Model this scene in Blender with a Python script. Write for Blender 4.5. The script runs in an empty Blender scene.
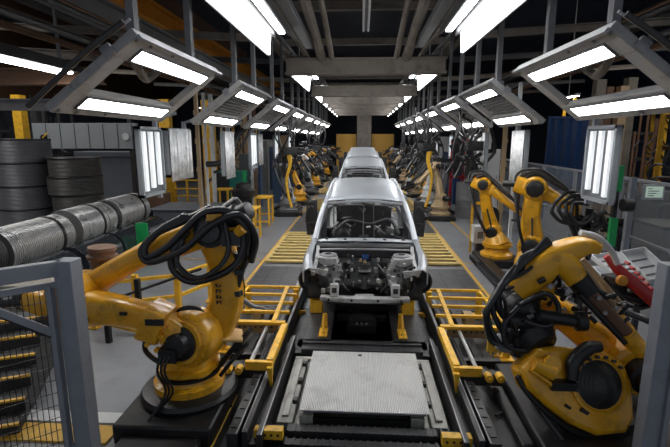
import bpy, bmesh, math, random
from mathutils import Vector, Matrix
SC = bpy.context.scene
COL = SC.collection
PI = math.pi
# ---------------------------------------------------------------- camera
cam_data = bpy.data.cameras.new('camera')
cam = bpy.data.objects.new('camera', cam_data)
COL.objects.link(cam)
cam_data.sensor_width = 36.0
cam_data.lens = 446.0 / 670.0 * 36.0
cam_data.clip_start = 0.05
cam_data.clip_end = 200
cam.location = (-0.03, 0.0, 3.3)
cam.rotation_euler = (PI/2 - math.radians(10.728), 0.0, math.radians(3.404))
SC.camera = cam
# ---------------------------------------------------------------- world, exposure
SC.view_settings.view_transform = 'Standard'
SC.view_settings.look = 'None'
SC.view_settings.gamma = 1.0
SC.view_settings.use_curve_mapping = False
SC.view_settings.exposure = 0.62
LAMP = 13.0          # strength of the lit diffusers
FILL = 1.0           # multiplier of the fill lights added under the ceiling
world = bpy.data.worlds.new('hall_air')
SC.world = world
world.use_nodes = True
world.node_tree.nodes['Background'].inputs[0].default_value = (0.80, 0.88, 1.0, 1)
world.node_tree.nodes['Background'].inputs[1].default_value = 0.20

def fill_light(name, loc, sx, sy, power, color=(1, 0.97, 0.92), rot=(0, 0, 0)):
    d = bpy.data.lights.new(name, 'AREA')
    d.shape = 'RECTANGLE'; d.size = sx; d.size_y = sy; d.energy = power * FILL; d.color = color
    o = bpy.data.objects.new(name, d); COL.objects.link(o)
    o.location = loc; o.rotation_euler = rot
    return o
fill_light('fill_light_left', (-14.0, 13, 9.5), 3, 16, 650)  # added fill lights left and right, standing for no visible fixture
fill_light('fill_light_right', (12.0, 13, 9.5), 3, 16, 450)

# ---------------------------------------------------------------- materials
def mat(name, rgb, rough=0.5, metal=0.0, var=0.2, scale=6.0, bump=0.0, dirt=None, dirt_amt=0.5, dirt_scale=3.0,
        wave=None, wave_scale=20.0, wave_amt=0.4, wave_bump=0.3, coat=0.0, spec=0.5):
    m = bpy.data.materials.new(name); m.use_nodes = True
    nt = m.node_tree; N = nt.nodes; L = nt.links
    b = N['Principled BSDF']
    b.inputs['Metallic'].default_value = metal
    b.inputs['Coat Weight'].default_value = coat
    b.inputs['Specular IOR Level'].default_value = spec
    tc = N.new('ShaderNodeTexCoord')
    no = N.new('ShaderNodeTexNoise'); no.inputs['Scale'].default_value = scale; no.inputs['Detail'].default_value = 6
    L.new(tc.outputs['Object'], no.inputs['Vector'])
    mx = N.new('ShaderNodeMix'); mx.data_type = 'RGBA'
    mx.inputs[6].default_value = (*[c*(1-var) for c in rgb], 1)
    mx.inputs[7].default_value = (*[min(1, c*(1+var)) for c in rgb], 1)
    L.new(no.outputs['Fac'], mx.inputs[0])
    out = mx.outputs[2]
    if dirt:
        n2 = N.new('ShaderNodeTexNoise'); n2.inputs['Scale'].default_value = dirt_scale; n2.inputs['Detail'].default_value = 8
        n2.inputs['Roughness'].default_value = 0.7
        L.new(tc.outputs['Object'], n2.inputs['Vector'])
        r = N.new('ShaderNodeValToRGB'); r.color_ramp.elements[0].position = 0.5; r.color_ramp.elements[1].position = 0.72
        r.color_ramp.elements[1].color = (dirt_amt,)*3 + (1,)
        L.new(n2.outputs['Fac'], r.inputs['Fac'])
        m2 = N.new('ShaderNodeMix'); m2.data_type = 'RGBA'; m2.inputs[7].default_value = (*dirt, 1)
        L.new(r.outputs['Color'], m2.inputs[0]); L.new(out, m2.inputs[6]); out = m2.outputs[2]
    hgt = None
    if wave:
        w = N.new('ShaderNodeTexWave'); w.bands_direction = wave; w.inputs['Scale'].default_value = wave_scale
        w.inputs['Distortion'].default_value = 0.6; w.inputs['Detail'].default_value = 1.5
        L.new(tc.outputs['Object'], w.inputs['Vector'])
        m3 = N.new('ShaderNodeMix'); m3.data_type = 'RGBA'; m3.blend_type = 'MULTIPLY'; m3.inputs[0].default_value = wave_amt
        L.new(out, m3.inputs[6]); L.new(w.outputs['Color'], m3.inputs[7]); out = m3.outputs[2]; hgt = w.outputs['Fac']
    L.new(out, b.inputs['Base Color'])
    rr = N.new('ShaderNodeMapRange'); rr.inputs['To Min'].default_value = max(0.03, rough-0.12); rr.inputs['To Max'].default_value = min(1, rough+0.12)
    L.new(no.outputs['Fac'], rr.inputs['Value']); L.new(rr.outputs['Result'], b.inputs['Roughness'])
    if bump or hgt:
        bp = N.new('ShaderNodeBump'); bp.inputs['Strength'].default_value = bump or wave_bump; bp.inputs['Distance'].default_value = 0.02
        L.new(hgt if hgt else no.outputs['Fac'], bp.inputs['Height']); L.new(bp.outputs['Normal'], b.inputs['Normal'])
    return m
def emis(name, rgb, strength):
    m = bpy.data.materials.new(name); m.use_nodes = True
    b = m.node_tree.nodes['Principled BSDF']
    b.inputs['Base Color'].default_value = (0.8, 0.8, 0.8, 1)
    b.inputs['Emission Color'].default_value = (*rgb, 1); b.inputs['Emission Strength'].default_value = strength
    return m
M = {}
M['yellow'] = mat('robot_yellow', (0.82, 0.40, 0.012), 0.34, 0, 0.12, 3, dirt=(0.10, 0.055, 0.02), dirt_amt=0.55, dirt_scale=5, coat=0.35)
M['safety'] = mat('safety_yellow', (0.82, 0.46, 0.03), 0.45, 0, 0.12, 5, dirt=(0.12, 0.08, 0.04), dirt_amt=0.6, dirt_scale=9)
M['fadedyel'] = mat('faded_yellow', (0.66, 0.48, 0.17), 0.6, 0, 0.15, 6, dirt=(0.12, 0.1, 0.07), dirt_amt=0.6)
M['line'] = mat('line_paint', (0.72, 0.42, 0.05), 0.55, 0, 0.15, 8, dirt=(0.12, 0.1, 0.08), dirt_amt=0.5, dirt_scale=7)
M['black'] = mat('black_rubber', (0.012, 0.012, 0.013), 0.38, 0, 0.3, 10)
M['hose'] = mat('black_hose', (0.014, 0.014, 0.016), 0.33, 0, 0.3, 14, spec=0.6)
M['blackmetal'] = mat('black_metal', (0.02, 0.02, 0.022), 0.42, 0.3, 0.35, 6, dirt=(0.07, 0.06, 0.05), dirt_amt=0.5)
M['darksteel'] = mat('dark_steel', (0.06, 0.06, 0.062), 0.45, 0.6, 0.35, 6, dirt=(0.10, 0.085, 0.07), dirt_amt=0.5)
M['steel'] = mat('steel', (0.28, 0.28, 0.29), 0.4, 0.45, 0.2, 8, dirt=(0.12, 0.1, 0.08), dirt_amt=0.5)
M['bright'] = mat('bright_steel', (0.5, 0.5, 0.52), 0.35, 0.5, 0.15, 10)
M['grey'] = mat('grey_paint', (0.15, 0.152, 0.16), 0.5, 0, 0.12, 4, dirt=(0.06, 0.055, 0.05), dirt_amt=0.45)
M['fencegrey'] = mat('fence_grey_paint', (0.26, 0.275, 0.31), 0.5, 0, 0.10, 2.5, dirt=(0.10, 0.10, 0.11), dirt_amt=0.35)
M['lampgrey'] = mat('lamp_grey_paint', (0.36, 0.35, 0.34), 0.5, 0, 0.14, 3, dirt=(0.04, 0.035, 0.03), dirt_amt=0.5)
M['bluegrey'] = mat('blue_grey_sheet', (0.13, 0.145, 0.175), 0.5, 0.1, 0.12, 1.2, dirt=(0.08, 0.085, 0.09), dirt_amt=0.4)
M['boardgrey'] = mat('pale_board', (0.24, 0.26, 0.28), 0.5, 0, 0.1, 2)
M['white'] = mat('white_paint', (0.62, 0.63, 0.64), 0.5, 0, 0.08, 3, dirt=(0.3, 0.3, 0.3), dirt_amt=0.5)
M['plastic'] = mat('pale_plastic', (0.55, 0.58, 0.62), 0.4, 0, 0.1, 3)
M['film'] = mat('dark_plastic_film', (0.03, 0.036, 0.045), 0.14, 0, 0.4, 4, bump=0.9, coat=0.5)
M['green'] = mat('green_paint', (0.01, 0.33, 0.09), 0.4, 0, 0.12, 5)
M['teal'] = mat('teal_paint', (0.01, 0.16, 0.13), 0.45, 0, 0.15, 5)
M['blue'] = mat('blue_paint', (0.006, 0.035, 0.12), 0.45, 0, 0.2, 5)
M['denim'] = mat('dusty_blue', (0.05, 0.09, 0.17), 0.6, 0, 0.3, 5)
M['red'] = mat('red_paint', (0.42, 0.012, 0.012), 0.35, 0, 0.2, 5, coat=0.3)
M['orange'] = mat('crane_orange', (0.62, 0.24, 0.015), 0.5, 0, 0.15, 3, dirt=(0.1, 0.05, 0.02), dirt_amt=0.5)
M['brown'] = mat('rusty_brown', (0.16, 0.085, 0.05), 0.65, 0.1, 0.3, 3, dirt=(0.05, 0.03, 0.02), dirt_amt=0.6)
M['beige'] = mat('worn_beige', (0.66, 0.42, 0.15), 0.5, 0, 0.2, 5)
M['tan'] = mat('tan_paint', (0.42, 0.30, 0.17), 0.5, 0, 0.2, 5)
M['roof'] = mat('roof_steel', (0.17, 0.145, 0.12), 0.65, 0.0, 0.25, 2, dirt=(0.03, 0.025, 0.02), dirt_amt=0.6)
M['dark'] = mat('dark_cladding', (0.022, 0.028, 0.045), 0.7, 0, 0.4, 1.0)
M['darkblue'] = mat('dark_blue_cladding', (0.008, 0.018, 0.045), 0.6, 0, 0.4, 1.0)
M['backyellow'] = mat('back_wall_yellow', (0.55, 0.30, 0.05), 0.6, 0, 0.12, 0.8)
M['body'] = mat('bare_body_silver', (0.42, 0.44, 0.47), 0.38, 0.4, 0.06, 1.5, coat=0.2)
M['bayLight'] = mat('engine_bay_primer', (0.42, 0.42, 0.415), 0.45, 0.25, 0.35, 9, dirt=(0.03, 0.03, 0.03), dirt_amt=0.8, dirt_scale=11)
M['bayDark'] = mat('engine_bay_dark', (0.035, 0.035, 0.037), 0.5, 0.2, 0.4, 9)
M['coil'] = mat('wire_coil', (0.92, 0.93, 0.95), 0.3, 0.45, 0.15, 3, wave='Y', wave_scale=9, wave_amt=0.75, wave_bump=0.8)
M['coilband'] = mat('coil_band', (0.16, 0.16, 0.17), 0.4, 0.3, 0.2, 5, wave='Y', wave_scale=9, wave_amt=0.75, wave_bump=0.8)
M['stackcoil'] = mat('dull_wire_coil', (0.20, 0.205, 0.225), 0.4, 0.3, 0.15, 3, wave='Z', wave_scale=7, wave_amt=0.5, wave_bump=0.6)
M['browncoil'] = mat('brownish_wire_coil', (0.12, 0.115, 0.11), 0.42, 0.3, 0.15, 3, wave='Z', wave_scale=7, wave_amt=0.5, wave_bump=0.6)
M['ribbed'] = mat('ribbed_plate', (0.78, 0.78, 0.77), 0.38, 0.2, 0.1, 3, dirt=(0.16, 0.15, 0.13), dirt_amt=0.5, dirt_scale=2, wave='X', wave_scale=16, wave_amt=0.35, wave_bump=0.5)
M['tray'] = mat('worn_tray', (0.36, 0.35, 0.32), 0.5, 0.2, 0.2, 4, dirt=(0.07, 0.06, 0.05), dirt_amt=0.7, dirt_scale=3)
M['timber'] = mat('pallet_timber', (0.33, 0.30, 0.26), 0.75, 0, 0.25, 6)
M['diff'] = emis('lit_diffuser', (1.0, 0.985, 0.96), LAMP)
M['diff_bay'] = emis('lit_line_diffuser', (0.94, 0.97, 1.0), LAMP*0.7)
M['tube'] = emis('dim_tube', (0.85, 0.93, 1.0), 0.3)
M['sheetfilm'] = mat('hazy_white_film', (0.8, 0.82, 0.86), 0.25, 0, 0.4, 5, dirt=(0.3, 0.32, 0.35), dirt_amt=0.7, dirt_scale=7, bump=0.8)
M['rustwall'] = mat('rust_brown_cladding', (0.05, 0.022, 0.01), 0.7, 0, 0.4, 1.2)
M['screen'] = emis('monitor_screen', (0.35, 0.55, 0.4), 0.35)

def floor_mat():
    m = mat('concrete_floor', (0.21, 0.22, 0.24), 0.36, 0, 0.22, 1.1, dirt=(0.09, 0.088, 0.088), dirt_amt=0.7, dirt_scale=0.9, bump=0.05)
    return m
M['floor'] = floor_mat()
def tile_mat(name, c1, c2, sx):
    m = bpy.data.materials.new(name); m.use_nodes = True
    N = m.node_tree.nodes; L = m.node_tree.links; b = N['Principled BSDF']
    tc = N.new('ShaderNodeTexCoord'); br = N.new('ShaderNodeTexBrick')
    br.inputs['Color1'].default_value = (*c1, 1); br.inputs['Color2'].default_value = (*c2, 1)
    br.inputs['Mortar'].default_value = (0.012, 0.012, 0.014, 1)
    br.inputs['Scale'].default_value = sx; br.inputs['Mortar Size'].default_value = 0.012
    br.offset = 0.0
    no = N.new('ShaderNodeTexNoise'); no.inputs['Scale'].default_value = 5; no.inputs['Detail'].default_value = 7
    L.new(tc.outputs['Object'], br.inputs['Vector']); L.new(tc.outputs['Object'], no.inputs['Vector'])
    mx = N.new('ShaderNodeMix'); mx.data_type = 'RGBA'; mx.blend_type = 'MULTIPLY'; mx.inputs[0].default_value = 0.7
    L.new(br.outputs['Color'], mx.inputs[6]); L.new(no.outputs['Fac'], mx.inputs[7]); L.new(mx.outputs[2], b.inputs['Base Color'])
    b.inputs['Roughness'].default_value = 0.45; b.inputs['Metallic'].default_value = 0.25
    bp = N.new('ShaderNodeBump'); bp.inputs['Strength'].default_value = 0.3; bp.inputs['Distance'].default_value = 0.02
    L.new(br.outputs['Fac'], bp.inputs['Height']); bp.invert = True; L.new(bp.outputs['Normal'], b.inputs['Normal'])
    return m
M['tile'] = tile_mat('dark_floor_plates', (0.11, 0.115, 0.13), (0.085, 0.09, 0.10), 1.3)
M['bedtile'] = tile_mat('conveyor_bed_plates', (0.06, 0.06, 0.065), (0.045, 0.046, 0.05), 1.6)
def glass_mat(name, rgb, alpha):
    m = bpy.data.materials.new(name); m.use_nodes = True
    b = m.node_tree.nodes['Principled BSDF']
    b.inputs['Base Color'].default_value = (*rgb, 1); b.inputs['Roughness'].default_value = 0.15
    b.inputs['Alpha'].default_value = alpha
    return m
M['glass'] = glass_mat('hazy_fence_pane', (0.45, 0.50, 0.55), 0.15)

# ---------------------------------------------------------------- geometry helpers
def V(*a): return Vector(a[0]) if len(a) == 1 else Vector(a)
def frame_of(d, up=Vector((0, 0, 1))):
    d = d.normalized()
    if abs(d.dot(up.normalized())) > 0.97: up = Vector((1, 0, 0)) if abs(d.x) < 0.9 else Vector((0, 1, 0))
    s = d.cross(up).normalized(); u = s.cross(d).normalized()
    return s, u
def smooth_path(pts, k=5):
    pts = [Vector(p) for p in pts]
    if len(pts) < 3: return pts
    P = [2*pts[0]-pts[1]] + pts + [2*pts[-1]-pts[-2]]
    out = []
    for i in range(1, len(P)-2):
        a, b, c, d = P[i-1:i+3]
        for j in range(k):
            t = j/k
            out.append(0.5*((2*b)+(c-a)*t+(2*a-5*b+4*c-d)*t*t+(3*b-a-3*c+d)*t**3))
    out.append(pts[-1]); return out
class MB:
    def __init__(s): s.v = []; s.f = []; s.m = []; s.mi = 0
    def add(s, vs, fs):
        o = len(s.v); s.v += [Vector(v) for v in vs]
        for f in fs: s.f.append([o+i for i in f]); s.m.append(s.mi)
        return s
    def box(s, c, d, rot=None):
        x, y, z = d[0]/2, d[1]/2, d[2]/2
        vs = [Vector(p) for p in ((-x,-y,-z),(x,-y,-z),(x,y,-z),(-x,y,-z),(-x,-y,z),(x,-y,z),(x,y,z),(-x,y,z))]
        if rot is not None:
            R = rot if isinstance(rot, Matrix) else Matrix.Rotation(rot, 3, 'Z')
            vs = [R @ v for v in vs]
        c = Vector(c)
        return s.add([c+v for v in vs], [(0,3,2,1),(4,5,6,7),(0,1,5,4),(1,2,6,5),(2,3,7,6),(3,0,4,7)])
    def b2(s, x0, x1, y0, y1, z0, z1): return s.box(((x0+x1)/2, (y0+y1)/2, (z0+z1)/2), (abs(x1-x0), abs(y1-y0), abs(z1-z0)))
    def bar(s, p, q, w, h, up=(0, 0, 1)):
        p, q = Vector(p), Vector(q); a, u = frame_of(q-p, Vector(up))
        vs = []
        for c in (p, q):
            for i, j in ((-1,-1),(1,-1),(1,1),(-1,1)): vs.append(c + a*(i*w/2) + u*(j*h/2))
        return s.add(vs, [(0,1,2,3),(7,6,5,4),(0,4,5,1),(1,5,6,2),(2,6,7,3),(3,7,4,0)])
    def rings(s, C, n, close=True):
        # C: list of rings (lists of n points)
        vs = [p for r in C for p in r]; fs = []
        for i in range(len(C)-1):
            for j in range(n):
                k = (j+1) % n
                fs.append((i*n+j, i*n+k, (i+1)*n+k, (i+1)*n+j))
        if close:
            fs.append(tuple(range(n-1, -1, -1))); fs.append(tuple((len(C)-1)*n+j for j in range(n)))
        return s.add(vs, fs)
    def tube(s, pts, r, n=8, k=5, smooth=True, sq=1.0):
        P = smooth_path(pts, k) if smooth else [Vector(p) for p in pts]
        rs = r if isinstance(r, (list, tuple)) else None
        C = []; pu = None
        for i, p in enumerate(P):
            d = (P[min(i+1, len(P)-1)] - P[max(i-1, 0)])
            if d.length < 1e-6: d = Vector((0, 0, 1))
            d.normalize()
            if pu is None: a, u = frame_of(d)
            else:
                a = d.cross(pu)
                if a.length < 1e-4: a, u = frame_of(d)
                else: a.normalize(); u = a.cross(d).normalized()
            pu = u
            if rs:
                t = i/(len(P)-1)*(len(rs)-1); q = int(min(t, len(rs)-2)); rr = rs[q]+(rs[q+1]-rs[q])*(t-q)
            else: rr = r
            C.append([p + (a*math.cos(2*PI*j/n) + u*math.sin(2*PI*j/n)*sq)*rr for j in range(n)])
        return s.rings(C, n)
    def cyl(s, p, q, r, r2=None, n=16): return s.tube([p, q], [r, r if r2 is None else r2], n, smooth=False)
    def loft(s, pts, sizes, up=(0, 0, 1), n=20, e=4.0, k=5):
        # rounded rectangular sections along a path; sizes = [(width, height), ...]
        P = smooth_path(pts, k); C = []; up = Vector(up)
        for i, p in enumerate(P):
            d = P[min(i+1, len(P)-1)] - P[max(i-1, 0)]; a, u = frame_of(d, up)
            t = i/(len(P)-1)*(len(sizes)-1); q = int(min(t, len(sizes)-2)); f = t-q
            w = sizes[q][0]+(sizes[q+1][0]-sizes[q][0])*f; h = sizes[q][1]+(sizes[q+1][1]-sizes[q][1])*f
            ring = []
            for j in range(n):
                c, g = math.cos(2*PI*j/n), math.sin(2*PI*j/n)
                ring.append(p + a*(w/2*math.copysign(abs(c)**(2/e), c)) + u*(h/2*math.copysign(abs(g)**(2/e), g)))
            C.append(ring)
        return s.rings(C, n)
    def lathe(s, o, axis, prof, n=28, close=True):
        o = Vector(o); axis = Vector(axis).normalized(); a, u = frame_of(axis)
        C = [[o + axis*h + (a*math.cos(2*PI*j/n)+u*math.sin(2*PI*j/n))*r for j in range(n)] for r, h in prof]
        return s.rings(C, n, close)
    def hollow(s, o, axis, ro, ri, l, n=36, ridges=0):
        pr = [(ri, 0)]; 
        if ridges:
            for i in range(ridges+1): pr.append((ro - (0.012 if i % 2 else 0), l*i/ridges))
        else: pr += [(ro-0.01, 0), (ro, 0.01), (ro, l-0.01), (ro-0.01, l)]
        pr += [(ri, l), (ri, 0)]
        return s.lathe(o, axis, pr, n, False)
    def prism(s, poly, o, a, u, depth):
        o, a, u = Vector(o), Vector(a).normalized(), Vector(u).normalized(); d = a.cross(u).normalized()*depth
        n = len(poly); A = [o + a*x + u*y for x, y in poly]
        vs = A + [p+d for p in A]
        return s.add(vs, [tuple(range(n-1, -1, -1)), tuple(range(n, 2*n))] + [(i, (i+1) % n, n+(i+1) % n, n+i) for i in range(n)])
    def ball(s, c, r, n=14):
        c = Vector(c); r = r if hasattr(r, '__len__') else (r, r, r)
        C = []
        for i in range(n//2+1):
            t = -PI/2 + PI*i/(n//2); t = max(-1.53, min(1.53, t))
            C.append([c+Vector((math.cos(t)*math.cos(2*PI*j/n)*r[0], math.cos(t)*math.sin(2*PI*j/n)*r[1], math.sin(t)*r[2])) for j in range(n)])
        return s.rings(C, n)
    def build(s, name, m, parent=None, loc=(0, 0, 0), bevel=0.0, ang=35, solid=0.0, label=None):
        base = Vector(loc); q = parent
        while q is not None: base = base + q.location; q = q.parent
        me = bpy.data.meshes.new(name)
        me.from_pydata([v-base for v in s.v], [], s.f); 
        for mm in (m if isinstance(m, (list, tuple)) else [m]): me.materials.append(mm)
        if isinstance(m, (list, tuple)): me.polygons.foreach_set('material_index', s.m)
        bm = bmesh.new(); bm.from_mesh(me)
        bmesh.ops.recalc_face_normals(bm, faces=bm.faces); bm.to_mesh(me); bm.free()
        me.polygons.foreach_set('use_smooth', [True]*len(me.polygons))
        me.set_sharp_from_angle(angle=math.radians(ang)); me.update()
        o = bpy.data.objects.new(name, me); COL.objects.link(o); o.location = loc
        if parent: o.parent = parent
        if solid:
            md = o.modifiers.new('solid', 'SOLIDIFY'); md.thickness = solid; md.offset = -1
        if bevel:
            md = o.modifiers.new('bevel', 'BEVEL'); md.width = bevel; md.segments = 2; md.limit_method = 'ANGLE'; md.angle_limit = math.radians(50)
        if label: o['label'] = label
        return o
def thing(name, label, cat, loc=(0, 0, 0), group=None):
    o = bpy.data.objects.new(name, None); COL.objects.link(o); o.location = loc; o.empty_display_size = 0.1
    o['label'] = label; o['category'] = cat
    if group: o['group'] = group
    return o
def tag(o, label, cat, group=None, kind=None):
    o['label'] = label; o['category'] = cat
    if group: o['group'] = group
    if kind: o['kind'] = kind
    return o
def struct(o): o['kind'] = 'structure'; return o
def dup(o, loc=None, rz=None, label=None, parent=None, group=None, scale=None, skip=()):
    c = o.copy(); COL.objects.link(c)
    if parent: c.parent = parent
    if loc is not None: c.location = loc
    if rz is not None: c.rotation_euler = (0, 0, rz)
    if scale: c.scale = scale
    if label: c['label'] = label
    if group: c['group'] = group
    for ch in list(o.children):
        if ch.name.split('.')[0] not in skip: dup(ch, parent=c)
    return c
ORD = ['nearest', 'second', 'third', 'fourth', 'fifth', 'sixth', 'seventh', 'eighth', 'ninth', 'tenth', 'eleventh', 'twelfth', 'thirteenth', 'fourteenth', 'fifteenth']
rnd = random.Random(7)
# ================================================================ STRUCTURE
b = MB(); b.b2(-20, 20, -2, 48, -0.3, 0.0); struct(b.build('floor', M['floor']))
b = MB(); b.b2(-20, 20, -2, 48, 9.6, 9.9); struct(b.build('ceiling', M['dark']))
b = MB(); b.b2(-20.3, -20, -2, 48, 0, 9.6); struct(b.build('wall_left', M['dark']))
b = MB(); b.b2(-19.9, -19.8, -2, 48, 5.5, 9.6); struct(b.build('trim_91', M['rustwall']))
b = MB(); b.b2(-8.6, -8.5, 10, 34, 6.4, 9.55); tag(b.build('crane_cladding', M['rustwall']), 'rust brown cladding strip behind the orange crane girder', 'cladding')
b = MB(); b.b2(20, 20.3, -2, 48, 0, 9.6); struct(b.build('wall_right', M['darkblue']))
b = MB(); b.b2(-20, 20, 48, 48.3, 0, 9.6); struct(b.build('wall_back', M['dark']))
# dark steel floor plates in the lane, between the yellow lines
k = 1
for x0, x1, y0, y1, m in ((-2.62, -1.42, 8.35, 11.2, 'tile'), (1.42, 2.62, 8.35, 11.2, 'tile'), (-2.62, -1.42, 15.6, 20, 'tile'), (1.42, 2.62, 15.6, 20, 'tile')):
    b = MB(); b.b2(x0, x1, y0, y1, 0.0, 0.012); struct(b.build('trim_%d' % k, M[m])); k += 1
# conveyor bed (low dark plates with the open well under the car)
for x0, x1, y0, y1 in ((-1.0, -0.5, 6.35, 9.0), (0.5, 1.0, 6.35, 9.0), (-1.0, 1.0, 6.15, 6.62), (-0.5, 0.5, 8.2, 9.0)):
    b = MB(); b.b2(x0, x1, y0, y1, 0.0, 0.16); struct(b.build('trim_%d' % k, M['bedtile'])); k += 1
b = MB(); b.b2(-1.0, 1.0, 9.0, 36, 0.0, 0.16); struct(b.build('trim_%d' % k, M['bedtile'])); k += 1
b = MB(); b.b2(-0.5, 0.5, 6.62, 8.2, 0.0, 0.02); struct(b.build('trim_%d' % k, M['black'])); k += 1
b = MB(); b.b2(-2.6, 2.6, 2.0, 8.3, 0.0, 0.02); struct(b.build('trim_%d' % k, M['darksteel'])); k += 1
# yellow floor lines
def line(x0, y0, x1, y1, w, label, m='line', z=0.022):
    b = MB(); b.bar((x0, y0, z), (x1, y1, z), w, 0.006)
    tag(b.build('floor_line', M[m]), label, 'floor marking')
line(-2.69, 6.6, -2.69, 40, 0.07, 'long yellow floor line left of the car, running down the line')
line(2.69, 7.6, 2.69, 40, 0.07, 'long yellow floor line right of the car, running down the line')
line(3.62, 12.6, 3.62, 30, 0.06, 'outer yellow floor line passing the rear right robots')
line(-6.0, 11.75, -2.75, 11.75, 0.04, 'thin yellow line crossing the left aisle beside the gratings')
line(2.75, 11.75, 3.6, 11.75, 0.04, 'thin yellow line crossing the right aisle beside the gratings')
line(-6.0, 16.4, -4.3, 16.4, 0.04, 'short yellow floor line by the yellow stools')
b = MB(); b.b2(-4.2, -2.8, 4.55, 4.75, 0.0, 0.02); tag(b.build('floor_line', M['white']), 'wide pale floor strip beside the black robot plinth at left', 'floor marking')
b = MB(); b.b2(-4.2, -2.8, 4.2, 4.5, 0.0, 0.025); tag(b.build('floor_line', M['line']), 'wide yellow floor strip in front of the pale strip at lower left', 'floor marking')
line(-1.62, 2.6, -1.62, 5.2, 0.03, 'thin yellow edge line beside the left rail', z=0.03)
line(1.72, 2.6, 1.72, 5.2, 0.03, 'thin yellow edge line beside the right rail', z=0.03)
# ---------------------------------------------------------------- back wall screen
b = MB(); b.b2(-2.4, -0.55, 42, 42.2, 0, 3.75); tag(b.build('partition_panel', M['backyellow']), 'yellow partition panel closing the end of the line, left half', 'partition')
b = MB(); b.b2(0.85, 2.9, 42, 42.2, 0, 3.75); tag(b.build('partition_panel', M['backyellow']), 'yellow partition panel closing the end of the line, right half', 'partition')
b = MB(); b.b2(-0.5, 0.8, 41.4, 42, 0, 6.2); tag(b.build('building_column', M['roof']), 'broad grey-brown column between the two yellow end panels', 'column')
# ================================================================ ROOF STEEL
def beam(name, p, q, w, h, m, label, cat='beam', group=None, flange=True):
    b = MB(); p, q = Vector(p), Vector(q)
    if flange:
        b.bar(p, q, w*0.35, h); up = Vector((0, 0, h/2))
        b.bar(p+up, q+up, w, h*0.12); b.bar(p-up, q-up, w, h*0.12)
    else: b.bar(p, q, w, h)
    return tag(b.build(name, M[m]), label, cat, group)
for i, y in enumerate((13.9, 20.9, 25.2, 28.7, 31.6, 34.6, 37.6)):
    b = MB(); b.b2(-2.33, 2.4, y, y+0.3, 5.26, 5.62); b.b2(-2.37, 2.44, y-0.05, y+0.35, 5.2, 5.28); b.b2(-2.37, 2.44, y-0.05, y+0.35, 5.6, 5.67)
    tag(b.build('cross_beam', M['roof'], bevel=0.01), 'broad brown steel cross beam over the line, %s from the camera' % ORD[i], 'beam', 'cross beams over the line')
for i, y in enumerate((7.0, 9.2, 11.5, 13.9, 18.8, 24, 29, 33)):
    beam('roof_joist', (-3.4, y, 7.1), (3.5, y, 7.1), 0.18, 0.22, 'roof', 'thin brown roof joist across the line, %s from the camera' % ORD[i], group='roof joists over the line')
for s, nm in ((-1, 'left'), (1, 'right')):
    beam('roof_girder', (s*3.1, 3, 6.6), (s*3.1, 42, 6.6), 0.25, 0.34, 'roof', 'long brown girder running down the %s side above the lamps' % nm)
    beam('lamp_rail', (s*1.55, 5.5, 5.9), (s*1.55, 13.4, 5.9), 0.22, 0.12, 'grey', 'grey rail just inside the big %s overhead lamp' % nm, 'rail')
    beam('frame_rail', (s*2.69, 3, 6.5), (s*2.69, 42, 6.5), 0.12, 0.1, 'grey', 'long grey rail from which the %s tilted light frames hang' % nm, 'rail')
    beam('lamp_rail', (s*2.05, 5.0, 6.25), (s*2.05, 42, 6.25), 0.14, 0.1, 'roof', 'long thin rail carrying the %s row of overhead lamps' % nm, 'rail')
    b = MB(); b.tube([(s*1.75, 9.0, 7.4), (s*1.45, 11.5, 6.6), (s*1.25, 13.9, 5.66)], 0.14, 10)
    tag(b.build('roof_duct', M['roof']), 'brown slanting tube reaching the nearest cross beam at %s' % nm, 'duct')
    b = MB(); b.tube([(s*1.15, 10.5, 7.0), (s*1.05, 12.0, 6.5), (s*0.95, 13.9, 5.66)], 0.08, 10)
    tag(b.build('roof_duct', M['roof']), 'slimmer brown tube beside the centre strip light at %s' % nm, 'duct')
    for i, (x, z, r, m) in enumerate(((4.4, 5.2, 0.05, 'darksteel'), (4.6, 5.35, 0.04, 'brown'), (4.9, 5.0, 0.06, 'darksteel'), (5.4, 5.7, 0.09, 'darksteel'), (6.0, 5.2, 0.05, 'brown'), (6.6, 6.2, 0.1, 'darksteel'), (7.4, 5.6, 0.07, 'brown'), (8.2, 6.6, 0.12, 'darksteel'))):
        b = MB(); b.tube([(s*x, 2.5, z), (s*x, 20, z), (s*x, 42, z)], r, 8)
        tag(b.build('ceiling_pipe', M[m]), '%s %s pipe running along the %s upper side, counted outward from the line' % (ORD[i], {'darksteel': 'dark', 'brown': 'rust brown', 'grey': 'grey'}[m], nm), 'pipe', 'pipes along the %s upper side' % nm)
    for i, y in enumerate((4.5, 8.2, 12.2, 16.5, 21, 26, 31, 36)):
        beam('side_truss_beam', (s*3.0, y, 5.9+0.1*(i % 2)), (s*12, y, 6.4), 0.14, 0.16, 'darksteel' if i % 2 else 'roof', 'sloping dark steel beam to the %s outer bay, %s from the camera' % (nm, ORD[i]), group='outer bay beams %s' % nm)
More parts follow.
